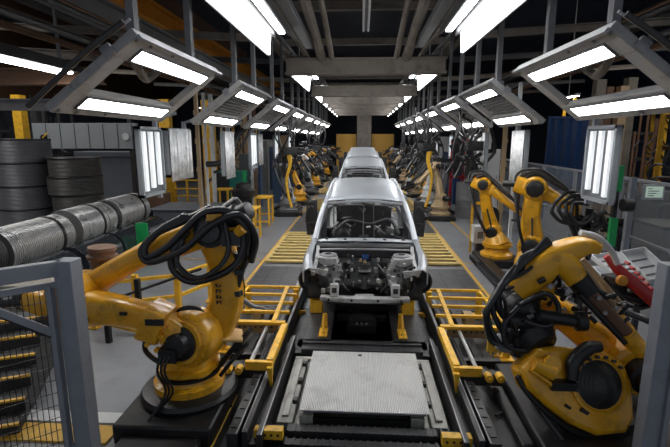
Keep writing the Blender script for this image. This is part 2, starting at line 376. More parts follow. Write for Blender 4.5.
# truss web above the line (joined by its chords)
for i, y in enumerate((8.1, 12.7, 15.2)):
    b = MB(); b.bar((-3.1, y, 7.9), (3.1, y, 7.9), 0.1, 0.12); b.bar((-3.1, y, 8.7), (3.1, y, 8.7), 0.1, 0.12)
    for j in range(8):
        x = -3.1+0.775*j; b.bar((x, y, 7.9 if j % 2 else 8.7), (x+0.775, y, 8.7 if j % 2 else 7.9), 0.06, 0.06)
    tag(b.build('roof_truss', M['roof']), 'latticed roof truss high above the line, %s from the camera' % ORD[i], 'truss', 'roof trusses')
b = MB(); b.b2(-7.2, -6.9, 8, 40, 7.05, 7.6); b.b2(-7.35, -6.75, 8, 40, 7.02, 7.1); b.b2(-7.35, -6.75, 8, 40, 7.56, 7.66)
tag(b.build('crane_girder', M['orange']), 'orange overhead crane girder at upper left', 'crane')
beam('grey_runway', (-4.9, 4, 5.6), (-4.9, 24, 5.6), 0.3, 0.4, 'grey', 'grey steel runway beam below the orange crane girder', 'beam')
beam('catwalk_edge', (-12, 9.5, 4.6), (-5.5, 9.5, 4.6), 0.25, 0.3, 'brown', 'rusty brown horizontal beam at far upper left', 'beam')
beam('catwalk_edge', (-14, 11, 4.2), (-5, 11, 4.1), 0.2, 0.25, 'grey', 'grey horizontal beam under the rusty one at far left', 'beam')
beam('catwalk_edge', (-14, 12, 5.9), (-5, 12, 5.3), 0.14, 0.2, 'roof', 'thin brown beam above the rusty one at far left', 'beam')
beam('crossing_pipe', (4.3, 8.0, 5.9), (12, 5.5, 8.3), 0.1, 0.1, 'darksteel', 'dark straight pipe slanting up at upper right', 'pipe', flange=False)
# centre strip light
t = thing('strip_light', 'double unlit strip light hanging along the centre of the roof', 'light', (0.05, 9, 6.5))
for y0, y1 in ((6.0, 10.4), (10.6, 14.5)):
    b = MB(); b.b2(-0.06, 0.16, y0, y1, 6.55, 6.62); b.build('housing', M['grey'], t)
    for x in (-0.02, 0.12):
        b = MB(); b.cyl((x, y0+0.1, 6.52), (x, y1-0.1, 6.52), 0.03, n=8); b.build('tube', M['white'], t)
# ---------------------------------------------------------------- long overhead lamps
def bay_lamp(s, y0, y1, label):
    t = thing('fluorescent_fixture', label, 'light', (s*2.2, y0, 5.2), 'long fluorescent fixtures above the line')
    b = MB(); b.b2(s*2.27, s*2.24, y0, y1, 5.2, 5.75); b.b2(s*2.27, s*1.72, y0, y1, 5.74, 5.8); b.b2(s*1.75, s*1.71, y0, y1, 5.64, 5.78); b.b2(s*2.1, s*2.06, y0, y1, 5.6, 5.76)
    b.build('housing', M['darksteel'], t, bevel=0.006)
    b = MB(); b.add([(s*2.2, y0+0.03, 5.24), (s*2.2, y1-0.03, 5.24), (s*2.17, y1-0.03, 5.66), (s*2.17, y0+0.03, 5.66),
                     (s*2.235, y0+0.03, 5.24), (s*2.235, y1-0.03, 5.24), (s*2.235, y1-0.03, 5.66), (s*2.235, y0+0.03, 5.66)],
                    [(0,1,2,3),(4,5,6,7),(0,1,5,4),(1,2,6,5),(2,3,7,6),(3,0,4,7)])
    b.build('outer_diffuser', M['diff_bay'], t)
    b = MB(); b.b2(s*1.98, s*1.84, y0+0.03, y1-0.03, 5.69, 5.735); b.build('inner_diffuser', M['diff_bay'], t)
    for y in (y0+0.5, y1-0.5):
        b = MB(); b.cyl((s*2.05, y, 5.78), (s*2.05, y, 6.25), 0.02, n=6); b.build('hanger', M['steel'], t)
SP = [(5.2, 10.9), (14.3, 18.9), (21.4, 24.6), (25.8, 28.2), (29.3, 31.2), (32.2, 34.2), (35.2, 37.2), (38.2, 40.0)]
for s, nm in ((-1, 'left'), (1, 'right')):
    for i, (a, c) in enumerate(SP):
        bay_lamp(s, a, c, 'long bright fluorescent fixture, %s from the camera in the %s overhead row' % (ORD[i], nm))
# ---------------------------------------------------------------- tilted light frames
def make_frame(s, y0, label, louver=True):
    L = 2.35 if not louver else 2.3
    root = thing('tilted_light_frame', label, 'light', (s*3.0, y0, 3.9), 'tilted light frames along the line')
    d = Vector((s*0.80, 0, -0.60))          # down and outward along the tilted plane
    nrm = Vector((s*0.60, 0, 0.80))
    O = Vector((s*2.42, y0-0.15, 4.40))
    def P(u, y, h=0): return O + d*u + Vector((0, y, 0)) + nrm*h
    def slab(b, u0, u1, ya, yb, h0=-0.03, h1=0.07):
        vs = [P(u0, ya, h0), P(u1, ya, h0), P(u1, yb, h0), P(u0, yb, h0), P(u0, ya, h1), P(u1, ya, h1), P(u1, yb, h1), P(u0, yb, h1)]
        b.add(vs, [(0,3,2,1),(4,5,6,7),(0,1,5,4),(1,2,6,5),(2,3,7,6),(3,0,4,7)])
    W = 1.32; T = L+0.45
    b = MB()
    slab(b, 0, 0.36, 0, T); slab(b, 0.94, W, 0, T); slab(b, 0.36, 0.94, 0, 0.26); slab(b, 0.36, 0.94, T-0.26, T)
    b.build('frame', M['lampgrey'], root, bevel=0.012)
    # the two lamp faces, sunk in a rim
    for u0, u1 in ((0.15, 0.32), (1.0, 1.18)):
        b = MB(); slab(b, u0, u1, 0.3, T-0.3, -0.045, -0.031); b.build('diffuser', M['diff'], root)
        b = MB()
        for a, c, e, f in ((u0-0.02, u0, 0.28, T-0.28), (u1, u1+0.02, 0.28, T-0.28), (u0, u1, 0.28, 0.3), (u0, u1, T-0.3, T-0.28)): slab(b, a, c, e, f, -0.055, -0.029)
        b.build('lamp_rim', M['grey'], root)
    if louver:
        b = MB(); slab(b, 0.36, 0.94, 0.26, T-0.26, 0.1, 0.12)
        b.build('cover_sheet', M['lampgrey'], root)
        b = MB()
        for i in range(6): slab(b, 0.42+0.085*i, 0.45+0.085*i, 0.5, T-0.5, 0.0, 0.06)
        b.build('louver', M['steel'], root)
    b = MB()
    slab(b, -0.02, 0.02, 0.0, T, -0.08, -0.03); slab(b, 0.3, 0.42, T-0.02, T+0.04, -0.02, 0.1); slab(b, 0.3, 0.42, -0.04, 0.02, -0.02, 0.1)
    for yy in (0.08, 0.4, 1.0, T-0.1): 
        for uu in (0.06, W-0.06): slab(b, uu-0.02, uu+0.02, yy-0.02, yy+0.02, -0.05, -0.028)
    b.build('bracket', M['steel'], root)
    for yy in (0.5, T-0.55):
        p = P(0.25, yy, 0.12); b = MB(); b.bar(p, (p.x, p.y, 6.45), 0.09, 0.12, (0, 1, 0)); b.bar((p.x-0.1, p.y, p.z+0.05), (p.x+0.1, p.y, p.z+0.05), 0.14, 0.1)
        b.build('hanger', M['grey'], root)
    if not louver:   # supply tubes on the outer edge of the big near frames
        b = MB(); b.tube([P(-0.05, -0.03, 0.12), P(0.5, -0.06, 0.14), P(1.45, -0.06, 0.12)], 0.016, 8); b.build('supply_pipe', M['bright'], root)
        b = MB(); b.tube([P(0.0, -0.12, 0.1), P(0.5, -0.14, 0.12), P(1.4, -0.14, 0.1)], 0.03, 8); b.build('supply_pipe', M['darksteel'], root)
        b = MB(); b.tube([P(0.3, 0.6, 0.35), P(0.6, 1.2, 0.1), P(0.7, 1.9, 0.3), P(0.6, 2.4, 0.5)], 0.055, 10); b.build('air_duct', M['roof'], root)
    return root
YL = [5.0, 9.2, 13.2, 17.0, 20.8, 24.6, 28.4, 32.2]
YR = [5.0, 9.2, 12.7, 16.4, 20.4, 24.4, 28.4, 32.4]
for s, nm, ys in ((-1, 'left', YL), (1, 'right', YR)):
    for i, y in enumerate(ys):
        make_frame(s, y, 'grey tilted light frame with two lit panels, %s from the camera on the %s' % (ORD[i], nm), i > 0)
# far-left low lamp
t = thing('fluorescent_fixture', 'long lit lamp in a dark housing at the far left edge', 'light', (-6, 8, 4.6))
b = MB(); b.prism([(-0.25, 0), (0.25, 0), (0.16, 0.2), (-0.16, 0.2)], (-5.98, 9.25, 4.62), (1, 0, 0), (0, 0, 1), 2.9); b.build('housing', M['darksteel'], t)
b = MB(); b.b2(-6.18, -5.85, 6.5, 9.05, 4.59, 4.62); b.build('diffuser', M['diff'], t)
b = MB(); b.bar((-6.0, 8.9, 4.8), (-6.0, 8.9, 6.2), 0.05, 0.05); b.bar((-6.0, 7, 4.8), (-6.0, 7, 6.2), 0.05, 0.05); b.build('hanger', M['grey'], t)
# distant small lamps at right
for i, (x, y, z) in enumerate(((6.3, 12.5, 5.5), (9.5, 22, 5.2), (-9.0, 26, 5.0))):
    t = thing('fluorescent_fixture', 'small distant lamp %s' % ['above the right robots', 'deep in the right bay', 'deep in the left bay'][i], 'light', (x, y, z))
    b = MB(); b.b2(x-0.12, x+0.12, y-0.9, y+0.9, z, z+0.1); b.build('housing', M['grey'], t)
    b = MB(); b.b2(x-0.1, x+0.1, y-0.85, y+0.85, z-0.02, z); b.build('diffuser', M['diff'], t)
    b = MB(); b.bar((x, y, z+0.1), (x, y, 9.6), 0.03, 0.03); b.build('hanger', M['grey'], t)
# ---------------------------------------------------------------- vertical light panels beside the line
def side_panel(s, y, label, zb=2.35, zt=3.5, w=0.85, x=3.55, film=False):
    root = thing('vertical_light_panel', label, 'light', (s*x, y, 0), 'upright light panels along the line')
    b = MB(); X = s*x
    b.b2(X, X+s*0.1, y, y+0.05, zb, zt); b.b2(X, X+s*0.1, y+w-0.05, y+w, zb, zt); b.b2(X, X+s*0.1, y, y+w, zt-0.05, zt); b.b2(X, X+s*0.1, y, y+w, zb, zb+0.05)
    b.b2(X+s*0.08, X+s*0.1, y, y+w, zb, zt); b.build('frame', M['boardgrey'], root)
    b = MB(); b.b2(X+s*0.06, X+s*0.08, y+0.05, y+w-0.05, zb+0.05, zt-0.05); b.build('reflector', M['grey'], root)
    if film:
        b = MB(); n = 18
        for i in range(n):
            y0_, y1_ = y+0.03+(w-0.06)*i/n, y+0.03+(w-0.06)*(i+1)/n
            f0, f1 = 0.02*math.sin(i*1.9), 0.02*math.sin((i+1)*1.9)
            b.add([(X-s*(0.02+f0), y0_, zb-0.08), (X-s*(0.02+f1), y1_, zb-0.08), (X-s*(0.02+f1), y1_, zt-0.02), (X-s*(0.02+f0), y0_, zt-0.02)], [(0, 1, 2, 3)])
        b.build('film_sheet', M['sheetfilm'], root, ang=80, solid=0.004)
    else:
        for i in range(3):
            yy = y+0.17+i*(w-0.34)/2
            b = MB(); b.b2(X+s*0.0, X+s*0.05, yy-0.045, yy+0.045, zb+0.1+0.03*i, zt-0.08); b.build('tube', M['tube'], root)
    b = MB(); b.bar((X+s*0.14, y+w+0.03, zb-0.1), (X+s*0.14, y+w+0.03, zt+0.15), 0.07, 0.07); b.bar((X+s*0.14, y+w+0.03, zt+0.12), (s*3.3, y+w+0.03, zt+0.25), 0.05, 0.05); b.build('post', M['fencegrey'], root)
    return root
for s, nm, ys in ((1, 'right', (6.65, 10.2, 13.4, 17.0, 21.0, 25.0)), (-1, 'left', (7.0, 8.05, 11.4, 14.2, 17.5, 21.0, 25.0))):
    for i, y in enumerate(ys):
        side_panel(s, y, 'upright panel of pale tubes, %s from the camera on the %s' % (ORD[i], nm), zb=2.35 if not (s < 0 and i == 1) else 2.6, w=1.1 if (s < 0 and i == 1) else 0.85, film=(s < 0 and i in (1, 2, 4)) or (s > 0 and i in (1, 2)), x=3.55 if y < 16 else 4.1)
# ================================================================ CONVEYOR AND FIXTURES
b = MB(); b.b2(-0.97, 0.97, 4.5, 6.05, 0.02, 0.1); b.b2(-0.97, -0.78, 4.5, 6.05, 0.1, 0.15); b.b2(0.78, 0.97, 4.5, 6.05, 0.1, 0.15)
b.b2(-0.97, 0.97, 5.98, 6.05, 0.1, 0.16)
root = thing('lift_tray', 'worn grey lift tray with stepped edges under the ribbed plate', 'tray', (0, 4.5, 0.02))
b.build('tray', M['tray'], root, bevel=0.01)
for s in (-1, 1):
    b = MB(); b.b2(s*0.92, s*0.84, 4.6, 5.95, 0.15, 0.175); b.b2(s*0.70, s*0.55, 4.5, 4.75, 0.1, 0.24); b.build('edge_strip', M['tray'], root, bevel=0.005)
    for y in (4.9, 5.35, 5.8):
        b = MB(); b.b2(s*0.83, s*0.78, y-0.04, y+0.04, 0.15, 0.2); b.build('stop_block', M['black'], root)
b = MB(); b.b2(-0.55, 0.55, 4.52, 4.56, 0.1, 0.2); b.build('dark_slot', M['black'], root)
b = MB(); b.b2(-0.7, 0.76, 4.52, 5.95, 0.285, 0.3)
root = thing('ribbed_plate', 'large pale ribbed metal plate lying on the lift tray', 'metal plate', (0, 4.52, 0.285))
b.build('plate', M['ribbed'], root, bevel=0.003)
b = MB(); b.b2(-0.66, 0.72, 4.56, 5.9, 0.245, 0.285); b.build('plate_edge', M['steel'], root)
b = MB(); b.b2(-0.05, -0.0, 5.82, 5.87, 0.3, 0.306); b.build('bolt_patch', M['darksteel'], root)
for s in (-1, 1):
    b = MB(); b.b2(s*0.6-0.05, s*0.6+0.05, 4.62, 5.85, 0.1, 0.245); b.build('bearer', M['darksteel'], root)
# rails: double dark beams
for s, nm in ((-1, 'left'), (1, 'right')):
    root = thing('conveyor_rail', 'dark double steel rail on the %s of the ribbed plate' % nm, 'rail', (s*1.2, 4.1, 0))
    b = MB(); b.b2(s*1.04, s*1.10, 4.1, 6.5, 0.02, 0.27); b.b2(s*1.19, s*1.25, 4.1, 14, 0.02, 0.3); b.b2(s*1.3, s*1.42, 4.1, 14, 0.02, 0.27); b.build('rail_beam', M['darksteel'], root, bevel=0.006)
    b = MB(); b.b2(s*1.20, s*1.235, 6.5, 14, 0.3, 0.31); b.b2(s*1.33, s*1.38, 6.5, 14, 0.27, 0.29); b.build('running_strip', M['steel'], root)
    b = MB(); b.b2(s*1.24, s*1.25, 4.1, 6.5, 0.3, 0.304); b.b2(s*1.04, s*1.055, 4.1, 6.5, 0.27, 0.275); b.b2(s*1.30, s*1.315, 4.1, 6.5, 0.27, 0.275); b.build('worn_edge', M['steel'], root)
    for q in range(14):
        b = MB(); b.b2(s*1.33, s*1.39, 4.2+0.17*q, 4.26+0.17*q, 0.27, 0.28); b.build('rail_slot', M['black'], root)
    b = MB(); b.b2(s*1.10, s*1.19, 4.1, 6.5, 0.02, 0.16); b.build('channel_floor', M['black'], root)
    root = thing('end_stop', 'yellow end block on the near end of the %s rail' % nm, 'end stop', (s*1.0, 4.1, 0.1))
    b = MB(); b.b2(s*0.84, s*1.15, 4.2, 4.30, 0.14, 0.25); b.build('block', M['safety'], root, bevel=0.006)
    for i in range(4):
        b = MB(); b.cyl((s*(0.89+0.07*i), 4.19, 0.2), (s*(0.89+0.07*i), 4.21, 0.2), 0.014, n=8); b.build('bolt', M['darksteel'], root)
    b = MB(); b.b2(s*0.86, s*1.03, 4.3, 4.38, 0.02, 0.2); b.build('bracket', M['blackmetal'], root)
    b = MB(); b.b2(s*1.28, s*1.52, 4.1, 4.45, 0.02, 0.05)
    tag(b.build('foot_plate', M['bluegrey']), 'small blue-grey foot plate outside the near end of the %s rail' % nm, 'plate')
# near cross members
for y, h, w, m, lab in ((4.4, 0.16, 0.12, 'darksteel', 'dark ridged cross bar just in front of the lift tray'), (4.22, 0.12, 0.1, 'blackmetal', 'black cross bar between the yellow end blocks'), (3.82, 0.1, 0.22, 'darksteel', 'flat dark cross plate nearest the camera')):
    x = 0.82 if y > 3.9 else 2.2
    b = MB(); b.b2(-x, x, y-w/2, y+w/2, 0.02, h)
    for i in range(24): b.b2(-x+0.08*i, -x+0.08*i+0.02, y-w/2-0.006, y+w/2+0.006, 0.03, h+0.01)
    tag(b.build('cross_bar', M[m]), lab, 'cross bar')
b = MB(); b.b2(-0.9, 0.9, 6.12, 6.3, 0.02, 0.24); b.b2(-0.9, 0.9, 6.28, 6.34, 0.16, 0.27)
tag(b.build('cross_bar', M['bedtile'], bevel=0.008), 'dark cross bar between the ribbed plate and the well', 'cross bar')
# things in the well
root = thing('well_carriage', 'dark carriage with small bright bolts down in the well under the car', 'carriage', (0, 7.4, 0.02))
b = MB(); b.b2(-0.25, 0.25, 7.2, 7.9, 0.02, 0.15); b.b2(-0.45, 0.45, 7.7, 7.8, 0.02, 0.12); b.lathe((0, 7.5, 0.15), (0, 0, 1), [(0.2, 0), (0.2, 0.03), (0.15, 0.05)], 20); b.build('carriage_body', M['blackmetal'], root)
for x in (-0.08, 0.0, 0.08):
    b = MB(); b.cyl((x, 7.28, 0.15), (x, 7.28, 0.17), 0.018, n=10); b.build('bolt', M['bright'], root)
# yellow L supports under the car
def support(x, y, label, h=0.3, big=False):
    s = -1 if x < 0 else 1
    root = thing('car_support', label, 'support', (x, y, 0.16))
    b = MB(); b.prism([(-0.06, 0), (0.06, 0), (0.05, h), (-0.02, h)], (x, y+0.14, 0.16), (-s, 0, 0), (0, 0, 1), 0.05); b.b2(x-0.07, x+0.07, y-0.2, y+0.14, 0.16, 0.185)
    b.bar((x, y-0.15, 0.18), (x, y+0.1, 0.16+h), 0.03, 0.03)
    b.build('stand', M['safety'], root, bevel=0.005)
    if big:
        b = MB(); b.b2(x-0.05, x+0.05, y+0.05, y+0.17, 0.16+h, 0.62); b.build('post', M['blackmetal'], root)
    b = MB(); b.cyl((x, y-0.1, 0.185), (x, y-0.1, 0.2), 0.025, n=8); b.build('bolt', M['darksteel'], root)
    return root
support(-0.63, 6.9, 'yellow foot bracket at the front left corner of the well', 0.28)
support(0.66, 6.9, 'yellow foot bracket at the front right corner of the well', 0.28)
for s, nm in ((-1, 'left'), (1, 'right')):
    root = thing('car_clamp', 'tall yellow clamp holding the %s sill of the nearest car' % nm, 'clamp', (s*0.82, 7.8, 0.16))
    b = MB(); b.b2(s*0.72, s*0.95, 7.7, 7.9, 0.16, 0.45); b.prism([(-0.1, 0), (0.1, 0), (0.05, 0.3), (-0.05, 0.3)], (s*0.82, 7.78, 0.4), (1, 0, 0), (0, 0, 1), 0.08); b.build('clamp_body', M['safety'], root, bevel=0.01)
    b = MB(); b.cyl((s*0.82, 7.75, 0.62), (s*0.82, 7.9, 0.62), 0.05, n=10); b.build('pin', M['darksteel'], root)
# yellow ladder frames with the roller arms
def ladder_frame(s, nm):
    root = thing('yellow_fixture_frame', 'yellow welded ladder frame with roller arm, %s of the ribbed plate' % nm, 'frame', (s*1.7, 6.4, 0))
    z = 0.5; b = MB()
    for x in (2.2,): b.bar((s*x, 6.4, z), (s*(x-0.02), 8.1, z), 0.055, 0.05)
    b.bar((s*1.36, 6.4, z+0.02), (s*1.42, 8.1, z+0.02), 0.07, 0.05)
    b.build('side_bar', M['safety'], root, bevel=0.005)
    for i, y in enumerate((6.42, 6.85, 7.27, 7.68, 8.1)):
        b = MB(); b.bar((s*2.24, y, z+0.01), (s*1.18, y, z+0.01), 0.09 if i == 0 else 0.055, 0.05); b.build('rung', M['safety'], root, bevel=0.005)
    for x, y in ((2.18, 6.42), (2.18, 8.05), (1.25, 8.05)):
        b = MB(); b.bar((s*x, y, 0.02), (s*x, y, z), 0.1, 0.1, (0, 1, 0)); b.b2(s*x-0.1, s*x+0.1, y-0.12, y+0.12, 0.02, 0.05); b.bar((s*(x-0.02), y-0.03, 0.05), (s*(x-0.18), y, 0.05), 0.05, 0.05); b.build('leg', M['safety'], root, bevel=0.006)
    # deep front plate with holes
    b = MB(); b.b2(s*2.14, s*1.3, 6.46, 6.5, 0.32, 0.47); b.build('hole_plate', M['tan'], root)
    b = MB()
    for i in range(9): b.cyl((s*(2.08-i*0.085), 6.445, 0.42), (s*(2.08-i*0.085), 6.465, 0.42), 0.016, n=8)
    b.build('holes', M['black'], root)
    # long roller arm towards the camera
    b = MB(); b.b2(s*1.23, s*1.14, 5.25, 6.4, 0.42, 0.52); b.build('arm_beam', M['safety'], root, bevel=0.008)
    b = MB(); b.b2(s*1.5, s*1.14, 5.2, 5.27, 0.38, 0.5); b.build('arm_end', M['safety'], root, bevel=0.008)
    b = MB(); b.prism([(-0.035, 0), (0.04, 0), (0.03, -0.24), (0, -0.27)], (s*1.17, 5.2, 0.45), (1, 0, 0), (0, 0, 1), 0.06); b.build('arm_tongue', M['safety'], root, bevel=0.006)
    b = MB(); b.cyl((s*1.45, 5.3, 0.44), (s*1.47, 6.45, 0.44), 0.028, n=12); b.build('roller_rod', M['bright'], root)
    for k in range(3):
        b = MB(); b.cyl((s*(1.3+0.04*k), 5.35, 0.36), (s*(1.3+0.04*k), 6.4, 0.36), 0.012, n=6); b.build('hose_line', M['blackmetal'], root)
    for x in (1.58, 1.72):
        b = MB(); b.cyl((s*x, 5.16, 0.38), (s*x, 5.28, 0.38), 0.05, n=14); b.cyl((s*x, 5.14, 0.38), (s*x, 5.17, 0.38), 0.022, n=8); b.build('roller_boss', M['safety'], root, bevel=0.006)
    b = MB(); b.b2(s*1.78, s*1.3, 5.32, 5.42, 0.2, 0.36); b.b2(s*1.95, s*1.4, 5.9, 6.0, 0.12, 0.24); b.b2(s*2.1, s*1.4, 6.9, 7.0, 0.12, 0.26); b.b2(s*1.75, s*1.66, 5.3, 8.0, 0.05, 0.16)
    b.build('under_frame', M['darksteel'], root)
    b = MB(); b.cyl((s*1.95, 6.7, 0.25), (s*1.5, 6.9, 0.28), 0.05, n=12); b.build('air_cylinder', M['tan'], root)
    b = MB(); b.b2(s*1.9, s*1.75, 7.2, 7.5, 0.1, 0.35); b.build('valve_block', M['tan'], root)
    b = MB(); b.tube([(s*1.95, 6.2, 0.05), (s*1.8, 5.7, 0.08), (s*1.9, 5.2, 0.05), (s*1.6, 4.9, 0.06)], 0.016, 6); b.build('cable', M['hose'], root)
ladder_frame(-1, 'left'); ladder_frame(1, 'right')
# flat yellow gratings further up the line
for s, nm in ((-1, 'left'), (1, 'right')):
    for j, (y0, y1) in enumerate(((11.5, 15.2), (20.5, 24), (27, 30))):
        root = thing('floor_grating', 'faded yellow slatted floor grating on the %s, %s from the camera' % (nm, ORD[j]), 'grating', (s*2, y0, 0))
        b = MB(); n = 10
        for i in range(n+1):
            y = y0+(y1-y0)*i/n; b.b2(s*2.58, s*1.46, y, y+0.15, 0.03, 0.08)
        b.build('slats', M['fadedyel'], root)
        b = MB(); b.b2(s*2.62, s*2.54, y0, y1+0.16, 0.015, 0.07); b.b2(s*1.5, s*1.44, y0, y1+0.16, 0.015, 0.07); b.build('border', M['fadedyel'], root)
        b = MB(); b.b2(s*2.54, s*1.5, y0, y1+0.16, 0.012, 0.02); b.build('recess', M['darksteel'], root)

# ================================================================ CARS
def car(label):
    root = thing('car', label, 'car', (0.04, 6.7, 0.0), 'car bodies on the line')
    X0, Y0 = 0.04, 6.7
    def T(x, y, z): return Vector((X0+x, Y0+y, z))
    def top(y):     # hood / belt edge height
        if y < 0.25: return 1.20+0.3*y
        if y < 1.2: return 1.275+0.22*((y-0.25)/0.95)
        return 1.5+0.06*min(1, (y-1.2)/3)
    def xo(y):
        if y < 0.6: return 0.95+0.075*math.sin(PI/2*max(0, (y-0.05))/0.55)
        if y < 1.3: return 1.025-0.04*((y-0.6)/0.7)**1.5
        if y > 4.3: return 0.985-0.10*((y-4.3)/0.9)**2
        return 0.985-0.03*math.sin(PI*(y-0.6)/3.7)
    def low(y):
        z = 0.66 if y > 0.3 else 1.02
        for yc in (0.62, 3.95):
            dd = abs(y-yc)
            if dd < 0.42: z = max(z, 0.72+math.sqrt(max(0, 0.42**2-dd**2)))
        return z
    ys = [0.1+0.05*i for i in range(22)]+[1.2+0.1*i for i in range(15)]+[2.65+0.07*i for i in range(36)]
    for s in (-1, 1):
        b = MB(); C = []
        for y in ys:
            zt, zl, xx = top(y), low(y), xo(y); row = []
            if zl > zt-0.06: zl = zt-0.06
            row.append(T(s*(xx-0.17 if y < 1.15 else xx-0.07), y, zt+0.0)); row.append(T(s*(xx-0.09 if y < 1.15 else xx-0.05), y, zt+0.012))
            for i in range(8):
                t = i/7; z = zt-0.03-(zt-0.03-zl)*t
                row.append(T(s*(xx-0.02-0.10*max(0, (z-1.12)/0.4)**2*1.0-0.10*max(0, (0.9-z)/0.3)**2), y, z))
            C.append(row)
        n = len(C[0]); vs = [p for r in C for p in r]; fs = []
        for i in range(len(C)-1):
            for j in range(n-1): fs.append((i*n+j, i*n+j+1, (i+1)*n+j+1, (i+1)*n+j))
        b.add(vs, fs); b.build('body_side', M['body'], root, solid=0.015, ang=50)
        # arch liners
        for yc in (0.62, 3.95):
            b = MB(); R = []
            for k in range(13):
                a = PI*k/12; R.append([T(s*0.9, yc+0.42*math.cos(a), 0.72+0.42*math.sin(a)), T(s*0.6, yc+0.40*math.cos(a), 0.72+0.40*math.sin(a))])
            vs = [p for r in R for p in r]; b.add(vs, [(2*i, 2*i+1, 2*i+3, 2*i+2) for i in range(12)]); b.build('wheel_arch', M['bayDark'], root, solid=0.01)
        # front pillar running into the roof rail and down the rear pillar
        b = MB(); b.loft([T(s*0.87, 1.15, 1.47), T(s*0.83, 1.6, 1.75), T(s*0.745, 2.05, 2.04), T(s*0.71, 2.7, 2.17), T(s*0.70, 3.8, 2.235), T(s*0.68, 4.9, 2.215), T(s*0.72, 5.2, 1.95), T(s*0.8, 5.3, 1.55)],
                         [(0.1, 0.075), (0.085, 0.07), (0.08, 0.07), (0.08, 0.07), (0.08, 0.07), (0.08, 0.07), (0.12, 0.07), (0.14, 0.08)], n=14); b.build('roof_pillar', M['body'], root)
        b = MB(); b.loft([T(s*0.90, 3.0, 0.75), T(s*0.87, 3.02, 1.5), T(s*0.72, 3.05, 2.18)], [(0.1, 0.16), (0.08, 0.14), (0.06, 0.1)], n=12); b.build('door_pillar', M['steel'], root)
        b = MB(); b.b2(X0+s*0.84, X0+s*0.93, Y0+1.1, Y0+3.5, 0.6, 0.76); b.build('sill', M['body'], root, bevel=0.02)
        # open front door standing out from the side
        dr = MB()
        P = [(0, 1.36), (0.22, 1.34), (0.24, 1.6), (0.2, 2.04), (0.0, 2.06)]
        dr.prism(P, T(s*0.93, 2.1, 0.0), (s, 0.25, 0), (0, 0, 1), 0.05)
        d = dr.build('door', M['bayDark'], root, bevel=0.015)
        b = MB()
        for (u0, z0, u1, z1) in ((0.0, 1.6, 0.22, 1.6), (0.02, 1.6, 0.02, 2.02), (0.02, 2.02, 0.18, 2.0), (0.18, 2.0, 0.22, 1.6), (0.03, 1.38, 0.2, 1.58)):
            b.bar(T(s*(0.93+u0), 2.08+0.25*u0-0.03, z0), T(s*(0.93+u1), 2.08+0.25*u1-0.03, z1), 0.02, 0.025)
        b.tube([T(s*0.95, 2.02, 1.85), T(s*1.03, 2.0, 1.95), T(s*1.12, 2.02, 1.82), T(s*1.13, 2.04, 1.62), T(s*1.0, 2.0, 1.62)], 0.014, 6)
        b.build('door_inner_frame', M['darksteel'], d)
    # roof
    b = MB(); C = []
    for i in range(17):
        y = 2.0+3.15*i/16; zc = 2.05+0.20*math.sin(PI/2*min(1, (y-2.0)/1.6)); zc -= 0.08*max(0, (y-4.2))**2
        w = 0.735-0.035*min(1, (y-2.0)/0.8)-0.02*max(0, y-4)
        C.append([T(w*t, y+0.05*(-(1-t*t)) if i == 0 else y, zc+0.055*(1-abs(t)**2.6)) for t in [j/8-1 for j in range(17)]])
    vs = [p for r in C for p in r]; b.add(vs, [(i*17+j, i*17+j+1, (i+1)*17+j+1, (i+1)*17+j) for i in range(16) for j in range(16)])
    rf = b.build('roof', M['body'], root, solid=0.02, ang=60)
    b = MB(); b.loft([T(-0.72, 2.0, 2.0), T(0, 1.93, 2.06), T(0.72, 2.0, 2.0)], [(0.05, 0.05)]*2, n=10); b.build('roof_header', M['body'], root)
    # cowl panel and plenum
    b = MB(); b.loft([T(-0.86, 1.24, 1.44), T(-0.4, 1.1, 1.49), T(0, 1.06, 1.5), T(0.4, 1.1, 1.49), T(0.86, 1.24, 1.44)], [(0.2, 0.03), (0.24, 0.03), (0.2, 0.03)], n=14); b.build('cowl_panel', M['body'], root)
    for x in (-0.66, -0.34, 0.0, 0.34, 0.66):
        b = MB(); b.cyl(T(x, 1.0+0.1*abs(x), 1.5), T(x, 1.0+0.1*abs(x), 1.525), 0.03, n=10); b.build('cowl_hole', M['bayDark'], root)
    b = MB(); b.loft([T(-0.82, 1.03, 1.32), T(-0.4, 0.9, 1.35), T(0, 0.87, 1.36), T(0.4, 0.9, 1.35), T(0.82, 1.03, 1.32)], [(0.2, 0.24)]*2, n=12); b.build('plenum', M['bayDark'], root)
    b = MB(); b.tube([T(-0.78, 0.88, 1.36), T(-0.4, 0.76, 1.40), T(0, 0.73, 1.41), T(0.4, 0.76, 1.40), T(0.78, 0.88, 1.36)], 0.018, 8); b.build('plenum_seal', M['steel'], root)
    # firewall
    b = MB(); b.b2(X0-0.62, X0+0.62, Y0+0.95, Y0+1.0, 0.72, 1.36)
    for x in (-0.42, 0.42): b.b2(X0+x-0.14, X0+x+0.14, Y0+0.88, Y0+0.96, 0.95, 1.25)
    b.build('firewall', M['bayLight'], root, bevel=0.02)
    b = MB()
    for x, z, w, h in ((-0.3, 1.08, 0.14, 0.12), (0.3, 1.08, 0.14, 0.12), (-0.3, 0.9, 0.12, 0.08), (0.3, 0.9, 0.12, 0.08), (0.02, 1.28, 0.3, 0.08), (-0.5, 0.85, 0.08, 0.16), (0.5, 0.85, 0.08, 0.16)):
        b = MB(); b.b2(X0+x-w/2, X0+x+w/2, Y0+0.84, Y0+0.9, z-h/2, z+h/2); b.build('firewall_opening', M['black'], root)
    b = MB(); b.loft([T(0, 0.9, 1.22), T(0, 0.78, 1.05), T(0, 0.7, 0.74)], [(0.2, 0.06), (0.24, 0.1), (0.3, 0.12)], n=14); b.build('tunnel_panel', M['darksteel'], root)
